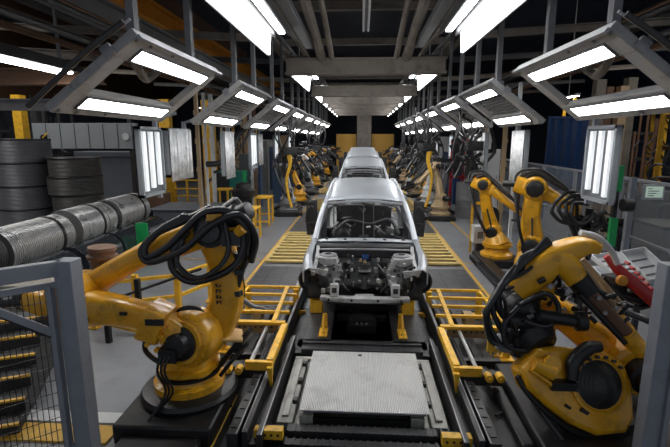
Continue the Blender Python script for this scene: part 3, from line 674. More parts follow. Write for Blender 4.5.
    for i in range(5):
        b = MB(); b.b2(X0-0.1, X0+0.1, Y0+0.62, Y0+0.70, 0.78+0.09*i, 0.81+0.09*i); b.build('tunnel_rib', M['bayLight'] if i % 2 else M['bayDark'], root)
    b = MB(); b.b2(X0-0.05, X0+0.07, Y0+0.68, Y0+0.8, 1.24, 1.31); b.build('blue_sensor', M['blue'], root, bevel=0.01, label='small blue sensor block')
    b = MB(); b.cyl(T(0.0, 0.7, 1.18), T(0.0, 0.72, 1.26), 0.03, n=10); b.b2(X0-0.1, X0-0.05, Y0+0.7, Y0+0.75, 1.2, 1.25); b.build('connector', M['tan'], root)
    r2 = random.Random(3)
    for s in (-1, 1):
        # strut tower and inner wing
        b = MB(); b.prism([(0.42, 0.85), (0.62, 0.80), (0.80, 1.2), (0.78, 1.34), (0.46, 1.32), (0.38, 1.12)], T(0, 0.72 if s > 0 else 0.72, 0), (s, 0, 0), (0, 0, 1), -s*-0.26 if s > 0 else 0.26*-1)
        b.build('strut_tower', M['bayLight'], root, bevel=0.02)
        b = MB(); b.lathe(T(s*0.6, 0.62, 1.32), (0, 0, 1), [(0.15, 0), (0.14, 0.03), (0.07, 0.045), (0.05, 0.02)], 20); b.build('strut_cap', M['steel'], root)
        b = MB(); b.cyl(T(s*0.6, 0.62, 1.36), T(s*0.6, 0.62, 1.372), 0.05, n=14); b.build('strut_hole', M['black'], root)
        b = MB(); b.loft([T(s*0.80, 0.08, 1.17), T(s*0.78, 0.5, 1.28), T(s*0.8, 1.0, 1.40)], [(0.06, 0.07)]*2, n=12); b.build('wing_rail', M['bayLight'], root)
        b = MB(); b.loft([T(s*0.46, 0.0, 0.92), T(s*0.45, 0.5, 0.92), T(s*0.42, 0.95, 0.85)], [(0.1, 0.15), (0.11, 0.14), (0.12, 0.14)], n=14); b.build('chassis_rail', M['bayLight'], root)
        b = MB(); b.b2(X0+s*0.40, X0+s*0.53, Y0-0.02, Y0+0.02, 0.84, 1.04); b.build('rail_flange', M['white'], root, bevel=0.01)
        b = MB(); b.b2(X0+s*0.43, X0+s*0.5, Y0-0.03, Y0-0.02, 0.9, 0.98); b.build('flange_hole', M['bayDark'], root)
        b = MB(); b.lathe(T(s*0.86, 0.34, 1.0), (0, -1, 0), [(0.19, 0), (0.2, 0.05), (0.17, 0.07), (0.15, 0.03), (0.02, 0.0)], 24); b.build('wheel_housing', M['black'], root)
        # lamp bracket / black suspension piece between rail and wing
        b = MB(); b.ball(T(s*0.68, 0.3, 0.98), (0.09, 0.12, 0.17), 12); b.tube([T(s*0.66, 0.25, 0.85), T(s*0.62, 0.2, 0.74), T(s*0.5, 0.15, 0.72)], 0.03, 8); b.build('damper', M['black'], root)
        b = MB(); b.prism([(0.6, 1.12), (0.84, 1.2), (0.86, 1.26), (0.58, 1.22)], T(0, 0.1, 0), (s, 0, 0), (0, 0, 1), 0.03); b.build('lamp_bracket', M['bayLight'], root)
        for k in range(28):
            x = s*r2.uniform(0.16, 0.82); y = r2.uniform(0.12, 0.8); z = r2.uniform(0.85, 1.3); w = r2.uniform(0.018, 0.055)
            b = MB(); b.box(T(x, y, z), (w*1.3, w, w*1.6), r2.uniform(0, 3)); b.build('small_bracket', M[('steel', 'bayLight', 'darksteel')[k % 3]], root)
        b = MB()
        for k in range(26):
            x = s*r2.uniform(0.12, 0.82); y = r2.uniform(0.1, 0.75); z = r2.uniform(0.82, 1.3); w = r2.uniform(0.02, 0.055)
            b = MB(); b.cyl(T(x, y, z), T(x, y-0.02, z+0.004), w*0.6, n=10); b.build('bay_plug', M['black'], root)
        b = MB(); b.tube([T(s*0.2, 0.6, 1.2), T(s*0.3, 0.45, 1.1), T(s*0.36, 0.4, 0.92), T(s*0.25, 0.3, 0.82)], 0.014, 6); b.tube([T(s*0.8, 0.5, 1.3), T(s*0.7, 0.35, 1.24), T(s*0.55, 0.4, 1.2), T(s*0.4, 0.6, 1.24)], 0.012, 6); b.build('wiring', M['black'], root)
    # front crossmember, lower beam and radiator support
    b = MB(); b.loft([T(-0.68, 0.05, 0.79), T(0, 0.0, 0.79), T(0.68, 0.05, 0.79)], [(0.12, 0.08), (0.14, 0.085), (0.12, 0.08)], n=16, e=6); b.build('front_crossmember', M['bayLight'], root)
    b = MB(); b.b2(X0-0.6, X0+0.6, Y0+0.1, Y0+0.22, 0.68, 0.73); b.build('lower_beam', M['bayDark'], root)
    for x in (-0.55, -0.2, 0.2, 0.55):
        b = MB(); b.cyl(T(x, -0.08, 0.8), T(x, -0.05, 0.8), 0.022, n=10); b.build('crossmember_hole', M['bayDark'], root)
    b = MB(); b.prism([(-0.2, 0.7), (0.2, 0.7), (0.14, 0.78), (-0.14, 0.78)], T(0, 0.3, 0), (1, 0, 0), (0, 0, 1), 0.1); b.build('mount_plate', M['bayLight'], root)
    # floor, dash beam and inner structures
    b = MB(); b.b2(X0-0.85, X0+0.85, Y0+1.1, Y0+5.0, 0.62, 0.66); b.b2(X0-0.12, X0+0.12, Y0+1.1, Y0+4.6, 0.66, 0.86)
    for y in (1.9, 2.6, 3.3): b.b2(X0-0.82, X0+0.82, Y0+y, Y0+y+0.12, 0.66, 0.8)
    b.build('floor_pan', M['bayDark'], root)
    b = MB(); b.tube([T(-0.8, 1.45, 1.36), T(-0.3, 1.5, 1.4), T(0.3, 1.5, 1.38), T(0.8, 1.45, 1.36)], 0.04, 10)
    b.build('dash_beam', M['bayDark'], root)
    b = MB(); b.bar(T(-0.03, 1.25, 1.5), T(-0.02, 1.98, 2.03), 0.018, 0.018); b.bar(T(0.17, 1.25, 1.5), T(0.16, 1.98, 2.03), 0.014, 0.014); b.bar(T(-0.55, 1.35, 1.5), T(-0.6, 2.1, 2.0), 0.02, 0.02)
    b.build('brace_rods', M['darksteel'], root)
    for k in range(44):
        b = MB(); x = r2.uniform(-0.66, 0.66); y = r2.uniform(1.9, 3.2); z = r2.uniform(1.15, 1.95-abs(x)*0.1)
        p = T(x, y, z); q = p+Vector((r2.uniform(-0.25, 0.25), r2.uniform(-0.15, 0.15), r2.uniform(-0.12, 0.12))); b.cyl(p, q, r2.uniform(0.01, 0.028), n=6); b.build('inner_rod', M['steel' if k % 3 else 'bayDark'], root)
    b = MB(); b.tube([T(-0.6, 1.6, 1.5), T(-0.3, 1.7, 1.72), T(0.1, 1.7, 1.66), T(0.45, 1.7, 1.75), T(0.62, 1.6, 1.5)], 0.03, 8)
    b.build('inner_fixture', M['darksteel'], root)
    for s in (-1, 1):
        b = MB(); b.ball(T(s*0.42, 2.4, 1.2), (0.22, 0.12, 0.3), 12); b.b2(X0+s*0.2, X0+s*0.64, Y0+2.0, Y0+2.5, 1.0, 1.1); b.build('seat_frame', M['black'], root)
    b = MB(); b.b2(X0-0.7, X0+0.7, Y0+4.95, Y0+5.1, 0.7, 1.55); b.b2(X0-0.68, X0+0.68, Y0+5.0, Y0+5.1, 2.1, 2.2); b.build('rear_panel', M['bayDark'], root, bevel=0.02)
    return root
c1 = car('silver unpainted car body with open engine bay at the front of the line')
BAY = ('inner_rod', 'small_bracket', 'bay_plug', 'wiring', 'firewall_opening', 'cowl_hole', 'crossmember_hole', 'connector', 'blue_sensor', 'tunnel_rib', 'flange_hole')
c1.scale = (1.03, 1.0, 1.025)
dup(c1, (0.04, 14.9, 0.16), label='second silver car body, its windscreen opening showing behind the nearest roof', skip=BAY)
dup(c1, (0.02, 20.3, 0.32), label='third silver car body, only its dark windscreen opening and roof visible', skip=BAY)
dup(c1, (0.02, 25.8, 0.42), label='fourth silver car body, farthest down the line', skip=BAY)

for i, y in enumerate((6.7, 14.9, 20.3, 25.8)):
    root = thing('car_skid', 'dark steel skid carrying the %s car body, counted from the camera' % ORD[i], 'skid', (0.04, y+1.4, 0.16), 'skids under the car bodies')
    for s in (-1, 1):
        b = MB(); b.b2(0.04+s*0.78, 0.04+s*0.66, y+1.6, y+4.9, 0.16, 0.28); b.build('runner', M['darksteel'], root)
        for yy in (1.7, 4.6):
            b = MB(); b.b2(0.04+s*0.76, 0.04+s*0.68, y+yy, y+yy+0.1, 0.28, 0.66+(0, 0.15, 0.32, 0.42)[i]); b.build('upright', M['darksteel'], root)
    b = MB(); b.b2(-0.62, 0.7, y+1.7, y+1.8, 0.18, 0.26); b.b2(-0.62, 0.7, y+4.6, y+4.7, 0.18, 0.26); b.build('crosspiece', M['darksteel'], root)
# ================================================================ COILS
def lying_coil(x, y, z, r, l, label, dark=False, film=False):
    root = thing('wire_coil', label, 'wire coil', (x, y, z), 'lying coils at left')
    b = MB(); b.hollow((x, y, z), (0, 1, 0), r, r*0.5, l, 48, ridges=int(l/0.045)); b.build('winding', M['film'] if film else (M['coilband'] if dark else M['coil']), root, ang=60)
    if not film:
        b = MB(); b.hollow((x, y+l*0.78, z), (0, 1, 0), r+0.012, r-0.02, 0.09, 48); b.build('dark_band', M['black'], root)
    return root
lying_coil(-7.2, 6.4, 1.12, 0.44, 1.5, 'dark wrapped wire coil lying at the left edge behind the fence', dark=True)
lying_coil(-7.2, 8.0, 1.1, 0.47, 1.9, 'bright silver wire coil lying nearest in the upper row')
lying_coil(-7.2, 10.15, 1.12, 0.50, 1.15, 'silver wire coil lying second in the upper row')
lying_coil(-7.2, 11.35, 1.12, 0.48, 0.5, 'narrow silver wire coil between the two wider ones in the upper row')
lying_coil(-7.2, 11.95, 1.14, 0.49, 1.7, 'silver wire coil lying farthest in the upper row')
for i, (y, l) in enumerate(((7.6, 1.6), (9.4, 1.5), (11.0, 1.2), (12.4, 1.2))):
    lying_coil(-6.6, y, 0.46, 0.44, l, 'film wrapped dark coil on the floor below the silver row, %s from the camera' % ORD[i], film=True)
    lying_coil(-7.75, y, 0.46, 0.44, l, 'dark wire coil on the floor behind the film wrapped row, %s from the camera' % ORD[i], dark=True)
def upright_coil(x, y, z, r, h, m, label, group):
    root = thing('wire_coil', label, 'wire coil', (x, y, z), group)
    b = MB(); b.hollow((x, y, z), (0, 0, 1), r, r*0.45, h, 56, ridges=int(h/0.05)); b.build('winding', M[m], root, ang=60)
    b = MB(); b.hollow((x, y, z+h-0.05), (0, 0, 1), r+0.01, r-0.03, 0.06, 56); b.build('dark_band', M['black'], root)
for i in range(4): upright_coil(-12.05, 15.3, 0.12+0.80*i, 0.92, 0.78, 'stackcoil', 'grey upright coil in the tallest stack at left edge, %s from the floor' % ['bottom', 'second', 'third', 'top'][i], 'coils in the left stack')
for i in range(4): upright_coil(-10.25+0.04*(i % 2), 15.4, 0.12+0.64*i, 0.88-0.05*(i % 2), 0.62, 'browncoil', 'brownish upright coil in the shorter stack, %s from the floor' % ['bottom', 'second', 'third', 'top'][i], 'coils in the right stack')
for x, w, nm in ((-12.05, 2.0, 'tallest'), (-10.25, 1.8, 'shorter')):
    b = MB()
    for j in range(5): b.b2(x-w/2, x+w/2, 14.45+0.42*j, 14.6+0.42*j, 0.08, 0.12)
    for j in range(3): b.b2(x-w/2+0.1+(w-0.3)/2*j, x-w/2+0.2+(w-0.3)/2*j, 14.45, 16.3, 0.0, 0.08)
    tag(b.build('pallet', M['timber']), 'wooden pallet under the %s coil stack' % nm, 'pallet')
# timber block and film heaps near the fence
b = MB(); b.loft([(-5.5, 7.1, 0.7), (-4.8, 7.3, 0.7)], [(0.4, 0.25)]*2, n=12, e=8)
b = MB(); b.b2(-5.9, -5.0, 6.6, 7.2, 0.0, 0.85); b.b2(-5.95, -4.95, 6.55, 7.25, 0.85, 0.97)
tag(b.build('timber_crate', M['timber'], bevel=0.02), 'pale timber crate just behind the near fence below the coils', 'crate')
def heap(x, y, sx, sy, h, label, seed):
    r = random.Random(seed); b = MB(); n = 22; C = []
    for i in range(n+1):
        row = []
        for j in range(n+1):
            u, v = i/n*2-1, j/n*2-1; q = max(0, 1-u**4)*max(0, 1-v**4)
            row.append((x+u*sx, y+v*sy, q*h*(0.75+0.25*math.sin(3*u+seed)*math.cos(4*v))+q*r.uniform(-0.04, 0.04)))
        C.append(row)
    b.add([p for r_ in C for p in r_], [(i*(n+1)+j, i*(n+1)+j+1, (i+1)*(n+1)+j+1, (i+1)*(n+1)+j) for i in range(n) for j in range(n)])
    tag(b.build('film_covered_pallet', M['film'], ang=80), label, 'covered goods')
heap(-5.9, 14.3, 0.9, 0.9, 0.62, 'dark film covered goods between the far silver coil and the stools', 2)
heap(-8.4, 16.2, 0.7, 0.8, 0.95, 'film covered goods behind the far end of the coil row', 5)
b = MB(); b.b2(-7.6, -5.4, 15.6, 17.2, 0.0, 0.75); b.b2(-7.7, -5.3, 15.5, 17.3, 0.75, 0.82)
tag(b.build('work_bench', M['bluegrey'], bevel=0.02), 'low grey flat topped bench beside the yellow posts', 'bench')
b = MB(); b.b2(-9.0, -7.9, 17.2, 17.9, 0.0, 1.15)
tag(b.build('rust_red_box', M['brown'], bevel=0.02), 'rust red box behind the far coils', 'box')
# big blue-grey sheet cabinet and pale board above
root = thing('sheet_metal_cabinet', 'large smooth blue-grey metal cabinet behind the coils', 'cabinet', (-11.6, 19.6, 0))
b = MB(); b.b2(-13.0, -10.1, 19.6, 20.6, 0, 2.75); b.build('cabinet_body', M['bluegrey'], root, bevel=0.03)
b = MB(); b.b2(-10.0, -9.75, 19.4, 19.7, 0, 2.6); b.build('side_post', M['white'], root)
b = MB(); b.b2(-12.9, -10.2, 19.58, 19.6, 2.5, 2.52); b.build('seam', M['darksteel'], root)
root = thing('pale_board', 'long pale panelled board with a round gauge above the cabinet', 'board', (-12, 18.4, 2.85))
b = MB(); b.b2(-13.9, -9.4, 18.4, 18.6, 2.9, 3.95); b.build('board', M['boardgrey'], root, bevel=0.01)
for i in range(7):
    x = -13.3+0.62*i; b = MB(); b.b2(x-0.012, x+0.012, 18.385, 18.4, 2.92, 3.93); b.build('panel_joint', M['darksteel'], root)
b = MB(); b.lathe((-9.85, 18.38, 3.4), (0, -1, 0), [(0.15, 0), (0.15, 0.05), (0.11, 0.05), (0.11, 0.03), (0.01, 0.03)], 20); b.build('round_gauge', M['white'], root)
b = MB(); b.cyl((-13.4, 18.39, 3.35), (-13.4, 18.3, 3.35), 0.13, n=16); b.build('lever_boss', M['black'], root)
b = MB(); b.bar((-13.4, 18.3, 3.35), (-13.2, 18.3, 3.55), 0.05, 0.04); b.build('lever', M['safety'], root)
for x in (-13.5, -9.8):
    b = MB(); b.b2(x-0.06, x+0.06, 18.6, 18.75, 0, 4.6); b.build('support_post', M['darksteel'], root)
b = MB(); b.b2(-15.4, -15.0, 19.3, 19.7, 0, 5.2); tag(b.build('yellow_column', M['safety']), 'yellow column rising behind the tallest coil stack', 'column')
b = MB(); b.b2(-14.6, -14.3, 19.3, 19.7, 0, 5.0); tag(b.build('dark_column', M['darksteel']), 'dark column between the yellow column and the pale board', 'column')
b = MB(); b.b2(-5.95, -5.87, 11.9, 12.35, 0, 0.0)
root = thing('green_marker_post', 'bright green flat post standing beside the far silver coil', 'post', (-6.0, 11.6, 0))
b = MB(); b.b2(-6.18, -5.85, 11.6, 11.66, 0.02, 1.05); b.build('blade', M['green'], root, bevel=0.01)
b = MB(); b.b2(-6.3, -5.75, 11.5, 11.8, 0, 0.03); b.build('foot', M['darksteel'], root)
# ================================================================ LEFT AISLE FURNITURE
for x, y, w, nm in ((-9.7, 21.8, 0.55, 'left of the safety cage'), (-7.75, 22.4, 0.6, 'at the right side of the safety cage')):
    b = MB(); b.b2(x-w/2, x+w/2, y, y+0.35, 0, 5.2); b.b2(x-w/2-0.1, x+w/2+0.1, y-0.08, y+0.43, 0, 0.06)
    for i in range(6): b.cyl((x, y-0.02, 0.7+0.75*i), (x, y, 0.7+0.75*i), 0.05, n=8)
    tag(b.build('yellow_column', M['safety'], bevel=0.02), 'thick yellow machine column %s' % nm, 'column')
root = thing('safety_cage', 'low yellow railed cage between the two thick yellow columns', 'railing', (-8.6, 21.5, 0))
for x in (-9.25, -8.6, -8.0):
    b = MB(); b.b2(x-0.04, x+0.04, 21.4, 21.48, 0, 1.35); b.build('post', M['safety'], root)
for z in (0.2, 0.55, 0.9, 1.31):
    b = MB(); b.b2(-9.29, -7.96, 21.41, 21.47, z-0.03, z+0.03); b.build('rail', M['safety'], root)
b = MB(); b.b2(-9.29, -7.96, 21.35, 22.2, 0, 0.06); b.build('deck', M['safety'], root)
root = thing('yellow_arch_rail', 'dark hose arch in front of the right yellow column', 'rail', (-7.1, 21, 0))
b = MB(); b.tube([(-7.4, 21, 0), (-7.4, 21, 1.1), (-7.25, 21, 1.4), (-6.95, 21, 1.4), (-6.8, 21, 1.1), (-6.8, 21, 0)], 0.07, 8); b.build('arch', M['hose'], root)
def stool(x, y, w, d, h, label, m='safety'):
    root = thing('yellow_stand', label, 'stand', (x, y, 0), 'yellow stands by the left aisle')
    b = MB(); b.b2(x-w/2, x+w/2, y-d/2, y+d/2, h-0.06, h); b.build('top', M[m], root, bevel=0.01)
    for i in (-1, 1):
        for j in (-1, 1):
            b = MB(); b.b2(x+i*(w/2-0.04)-0.035, x+i*(w/2-0.04)+0.035, y+j*(d/2-0.04)-0.035, y+j*(d/2-0.04)+0.035, 0, h-0.06); b.build('leg', M[m], root)
    b = MB(); b.b2(x-w/2, x+w/2, y-d/2+0.02, y-d/2+0.05, 0.12, 0.18); b.b2(x-w/2, x+w/2, y+d/2-0.05, y+d/2-0.02, 0.3, 0.36); b.build('stretcher', M[m], root)
stool(-3.75, 14.4, 0.62, 0.9, 1.08, 'nearest yellow steel stand beside the left aisle')
stool(-3.85, 17.2, 0.6, 0.8, 1.1, 'second yellow steel stand, just behind the nearest one')
stool(-5.7, 18.0, 0.6, 0.7, 1.3, 'tall narrow yellow stand in front of the teal cabinet')
b = MB(); b.lathe((-4.6, 17.0, 0), (0, 0, 1), [(0.3, 0), (0.32, 1.0), (0.45, 1.15), (0.47, 1.35), (0.3, 1.45), (0.28, 1.6), (0.1, 1.65)], 24)
tag(b.build('feeder_bowl', M['black']), 'black drum shaped feeder behind the yellow stands', 'machine')
root = thing('control_cabinet', 'teal and black control cabinet left of the black feeder', 'cabinet', (-6.0, 20, 0))
b = MB(); b.b2(-6.7, -5.35, 20, 20.8, 0, 1.85); b.build('cabinet_body', M['teal'], root, bevel=0.02)
b = MB(); b.b2(-6.65, -6.05, 19.96, 20, 0.3, 1.8); b.build('dark_door', M['black'], root)
b = MB(); b.b2(-5.95, -5.9, 19.95, 20, 0.9, 1.1); b.build('handle', M['steel'], root)
b = MB(); b.b2(-5.1, -4.98, 18.8, 18.95, 0, 2.0); tag(b.build('green_post', M['green']), 'slim green post beside the teal cabinet', 'post')
# yellow safety railing behind the left robot
root = thing('safety_railing', 'yellow safety railing on the floor behind the near left robot', 'railing', (-3.7, 7.6, 0))
for x, y, h in ((-4.75, 7.2, 0.85), (-4.1, 7.5, 0.9), (-3.45, 7.8, 1.15), (-3.1, 8.6, 0.9)):
    b = MB(); b.b2(x-0.05, x+0.05, y-0.05, y+0.05, 0, h); b.b2(x-0.1, x+0.1, y-0.1, y+0.1, 0, 0.03); b.build('post', M['safety'], root, bevel=0.006)
for z in (0.4, 0.8):
    b = MB(); b.bar((-4.75, 7.2, z), (-3.45, 7.8, z), 0.05, 0.06); b.bar((-3.45, 7.8, z), (-3.1, 8.6, z), 0.05, 0.06); b.build('rail', M['safety'], root)
b = MB(); b.bar((-3.45, 7.8, 0.1), (-3.0, 6.5, 0.05), 0.06, 0.05); b.bar((-4.1, 7.4, 0.35), (-3.3, 6.6, 0.1), 0.05, 0.05); b.bar((-4.75, 7.2, 0.12), (-3.1, 6.7, 0.06), 0.05, 0.05); b.build('floor_brace', M['safety'], root)
root = thing('black_stanchion', 'black stanchion with a long slanting bar behind the near left robot', 'stanchion', (-3.75, 7.0, 0))
b = MB(); b.b2(-3.8, -3.72, 6.9, 6.98, 0, 1.0); b.b2(-4.2, -4.12, 6.6, 6.68, 0, 0.75); b.build('post', M['black'], root)
b = MB(); b.bar((-4.16, 6.64, 0.7), (-2.9, 7.6, 1.0), 0.04, 0.04); b.bar((-4.16, 6.64, 0.4), (-3.76, 6.94, 0.55), 0.04, 0.04); b.build('bar', M['black'], root)
# yellow nosed steps behind the near fence
root = thing('step_platform', 'dark steps with yellow edges seen through the near left mesh', 'steps', (-4.7, 4.7, 0))
for i in range(6):
    z = 0.14*(i+1); y = 4.0+0.3*i
    b = MB(); b.b2(-5.4, -4.1, y, y+0.31, 0, z); b.build('tread', M['darksteel'], root)
    b = MB(); b.b2(-5.4, -4.1, y-0.01, y+0.035, z-0.015, z+0.01); b.build('yellow_nosing', M['safety'], root)
root.rotation_euler = (0, 0, 0.42)
# ================================================================ NEAR FENCES
def R(p): return Vector(p)
root = thing('machine_fence', 'grey framed mesh guard fence at the near left corner', 'fence', (-2.72, 3.85, 0))
A = Vector((-2.76, 3.86, 0)); D = Vector((-0.62, -0.78, 0)).normalized(); D = (Vector((-3.25, 3.42, 0)) - A).normalized()
b = MB(); b.bar(A, A+Vector((0, 0, 2.2)), 0.17, 0.17, (0, 1, 0)); b.build('corner_post', M['fencegrey'], root, bevel=0.008)
b = MB(); b.box(A+Vector((0, 0, 0.01)), (0.3, 0.3, 0.02)); b.build('post_foot', M['fencegrey'], root)
def F(u, z): return A + D*u + Vector((0, 0, z))
b = MB(); b.bar(F(0.05, 2.13), F(1.6, 2.13), 0.09, 0.14); b.build('top_rail', M['fencegrey'], root, bevel=0.006)
b = MB(); b.bar(F(0.16, 0.3), F(0.16, 1.98), 0.05, 0.07, (0, 1, 0)); b.bar(F(0.1, 1.98), F(1.5, 1.98), 0.04, 0.06); b.bar(F(0.1, 0.3), F(1.5, 0.3), 0.05, 0.07); b.bar(F(1.45, 0.3), F(1.45, 2.0), 0.05, 0.07, (0, 1, 0)); b.build('panel_frame', M['fencegrey'], root, bevel=0.004)
b = MB(); b.bar(F(0.18, 1.52), F(0.75, 1.98), 0.05, 0.07); b.build('brace', M['fencegrey'], root, bevel=0.004)
b = MB(); b.bar(F(0.1, 0.35), F(0.1, 2.05), 0.02, 0.03, (0, 1, 0)); b.bar(F(0.2, 1.49), F(0.7, 1.9), 0.06, 0.012); b.build('dark_seal', M['black'], root)
b = MB()
for i in range(28): b.bar(F(0.2+0.045*i, 0.32), F(0.2+0.045*i, 1.96), 0.005, 0.005, (0, 1, 0))
for i in range(13): b.bar(F(0.18, 0.4+0.13*i), F(1.44, 0.4+0.13*i), 0.005, 0.005)
b.build('wire_mesh', M['black'], root)
root = thing('machine_fence', 'grey fence post with guard panel at the near right edge', 'fence', (2.78, 4.1, 0))
A = Vector((2.76, 4.05, 0)); D = (Vector((3.3, 3.6, 0)) - A).normalized()
b = MB(); b.bar(A, A+Vector((0, 0, 2.2)), 0.15, 0.15, (0, 1, 0)); b.build('corner_post', M['fencegrey'], root, bevel=0.008)
b = MB(); b.bar(F(0.05, 2.13), F(1.6, 2.13), 0.09, 0.14); b.bar(F(0.12, 0.3), F(0.12, 2.1), 0.05, 0.07, (0, 1, 0)); b.bar(F(0.1, 0.3), F(1.5, 0.3), 0.05, 0.07); b.build('panel_frame', M['fencegrey'], root, bevel=0.006)
b = MB()
for i in range(28): b.bar(F(0.2+0.045*i, 0.32), F(0.2+0.045*i, 2.1), 0.005, 0.005, (0, 1, 0))
b.build('wire_mesh', M['black'], root)

# ================================================================ ROBOTS
def bolts(b, c, axis, r, n, br=0.018, h=0.015):
    axis = Vector(axis).normalized(); a, u = frame_of(axis); c = Vector(c)
    for i in range(n):
        t = 2*PI*i/n; p = c+(a*math.cos(t)+u*math.sin(t))*r; b.cyl(p, p+axis*h, br, n=6)
def joint(root, c, axis, r, l, m='yellow', motor=True, mm='black'):
    c = Vector(c); ax = Vector(axis).normalized()
    b = MB(); b.lathe(c-ax*l/2, ax, [(r*0.86, 0), (r, l*0.08), (r, l*0.92), (r*0.86, l)], 28); b.build('joint_housing', M[m], root)
    b = MB(); b.lathe(c+ax*l/2, ax, [(r*0.7, 0), (r*0.7, l*0.1), (r*0.55, l*0.14), (r*0.2, l*0.14)], 24); bolts(b, c+ax*(l/2), ax, r*0.78, 10, r*0.05, 0.02); b.build('joint_cap', M[mm], root)
    if motor:
        b = MB(); p = c-ax*l/2; b.lathe(p, -ax, [(r*0.62, 0), (r*0.62, l*0.3), (r*0.5, l*0.34), (r*0.5, l*0.75), (r*0.3, l*0.8)], 20); b.box(p-ax*l*0.55+Vector((0, 0, r*0.45)), (r*0.45, r*0.45, r*0.35)); b.build('motor', M['black'], root)
def robot(label, base, S, E, W, T, th=0.34, ym='yellow', seed=1, group=None, hoses=3, plinth=0.35, name='industrial_robot'):
    base, S, E, W, T = map(Vector, (base, S, E, W, T)); r = random.Random(seed)
    root = thing(name, label, 'robot', base, group)
    b = MB(); b.b2(base.x-0.5, base.x+0.5, base.y-0.55, base.y+0.55, base.z, base.z+plinth*0.6); b.b2(base.x-0.62, base.x+0.62, base.y-0.4, base.y+0.4, base.z, base.z+plinth*0.4); b.build('plinth', M['blackmetal'], root, bevel=0.02)
    b = MB(); z = base.z+plinth*0.6; b.lathe((base.x, base.y, z), (0, 0, 1), [(0.42, 0), (0.42, 0.08), (0.33, 0.14), (0.30, 0.24), (0.38, 0.28), (0.38, 0.36), (0.3, 0.38)], 32); bolts(b, (base.x, base.y, z+0.08), (0, 0, 1), 0.385, 12); b.build('base_casting', M[ym], root)
    up = S-Vector((base.x, base.y, z+0.3))
    fw = W-E; fw.z = 0; fw = fw.normalized() if fw.length > 0.05 else Vector((0, -1, 0)); side = fw.cross(Vector((0, 0, 1)))
    b = MB(); b.loft([Vector((base.x, base.y, z+0.3)), Vector((base.x, base.y, z+0.3))+up*0.5, S], [(th*1.9, th*2.0), (th*1.5, th*1.6), (th*1.1, th*1.1)], up=side, n=20); b.build('turret', M[ym], root)
    joint(root, S, side, th*0.62, th*1.25, ym)
    mid = (S+E)/2 - fw*0.05
    b = MB(); b.loft([S, mid, E], [(th*0.75, th*1.15), (th*0.62, th*0.85), (th*0.66, th*0.85)], up=fw, n=20, k=7); b.build('lower_arm', M[ym], root)
    b = MB(); b.bar(S+side*th*0.42+fw*0.03, mid+side*th*0.36+fw*0.03, 0.03, th*0.35, side); b.build('arm_recess', M['darksteel'], root)
    joint(root, E, side, th*0.55, th*1.15, ym)
    b = MB(); q = E-fw*th*0.9+Vector((0, 0, th*0.15)); b.loft([q, E+(W-E)*0.25], [(th*0.9, th*0.8), (th*0.85, th*0.85)], n=20); b.build('elbow_block', M[ym], root, bevel=0.01)
    b = MB()
    for k in (-1, 0, 1): b.cyl(q+side*k*th*0.27, q+side*k*th*0.27-fw*th*0.55, th*0.13, n=14)
    b.build('wrist_motor', M['black'], root)
    b = MB(); b.loft([E+(W-E)*0.2, E+(W-E)*0.6, W], [(th*0.72, th*0.72), (th*0.55, th*0.55), (th*0.45, th*0.45)], n=18, e=2.6); b.build('forearm', M[ym], root)
    b = MB(); b.ball(W, th*0.3, 14); b.cyl(W, W+(T-W)*0.35, th*0.24, th*0.2, 16); b.build('wrist', M[ym], root)
    d = (T-W); b = MB(); b.cyl(W+d*0.3, W+d*0.55, th*0.27, n=18); a, u = frame_of(d)
    b.build('tool_flange', M['darksteel'], root)
    b = MB(); p = W+d*0.6
    b.bar(p-a*0.3, p+a*0.3, 0.1, 0.12); b.bar(p-a*0.28, p-a*0.2+d*0.5, 0.07, 0.08); b.bar(p+a*0.28, p+a*0.2+d*0.5, 0.07, 0.08); b.box(p+u*0.12, (0.22, 0.2, 0.2))
    for k in range(6): 
        o = p+Vector((r.uniform(-0.25, 0.25), r.uniform(-0.2, 0.2), r.uniform(-0.2, 0.2))); b.cyl(o, o+Vector((r.uniform(-0.15, 0.15), r.uniform(-0.15, 0.15), r.uniform(-0.15, 0.15))), 0.03, n=8)
    b.build('weld_gun', M['blackmetal'], root)
    for k in range(hoses):
        o = (k-1)*0.07
        b = MB(); b.tube([S+side*(th*0.6+o)-fw*0.15, mid+side*(th*0.7+o)-fw*0.25, E-fw*(0.35+o)+Vector((0, 0, 0.15+o)), E+Vector((0, 0, th*0.75+o))+side*o, (E+W)/2+Vector((0, 0, th*0.75+o))+side*(0.1+o), W+Vector((0, 0, th*0.5))+side*(0.2+o), p+side*(0.15+o), T], 0.028+0.008*(k % 2), 8)
        b.build('hose', M['hose'], root)
    return root

# ---- near left robot
root = thing('industrial_robot', 'big yellow robot with looped black hoses in the left foreground', 'robot', (-2.15, 5.05, 0))
b = MB(); b.b2(-2.72, -1.62, 4.2, 5.75, 0, 0.24); b.b2(-2.6, -1.72, 3.7, 4.2, 0, 0.14); b.build('plinth', M['blackmetal'], root, bevel=0.03)
b = MB(); b.lathe((-2.12, 4.95, 0.24), (0, 0, 1), [(0.56, 0), (0.58, 0.05), (0.55, 0.09), (0.44, 0.11)], 40); b.build('plinth_cover', M['black'], root)
b = MB(); b.lathe((-2.12, 4.95, 0.33), (0, 0, 1), [(0.42, 0), (0.42, 0.1), (0.36, 0.13), (0.33, 0.22), (0.37, 0.25), (0.37, 0.30), (0.3, 0.32)], 40); bolts(b, (-2.12, 4.95, 0.43), (0, 0, 1), 0.39, 16, 0.014); b.build('base_casting', M['yellow'], root)
b = MB(); b.lathe((-2.12, 4.95, 0.52), (0, 0, 1), [(0.385, 0), (0.385, 0.03)], 36); b.build('dark_ring', M['blackmetal'], root)
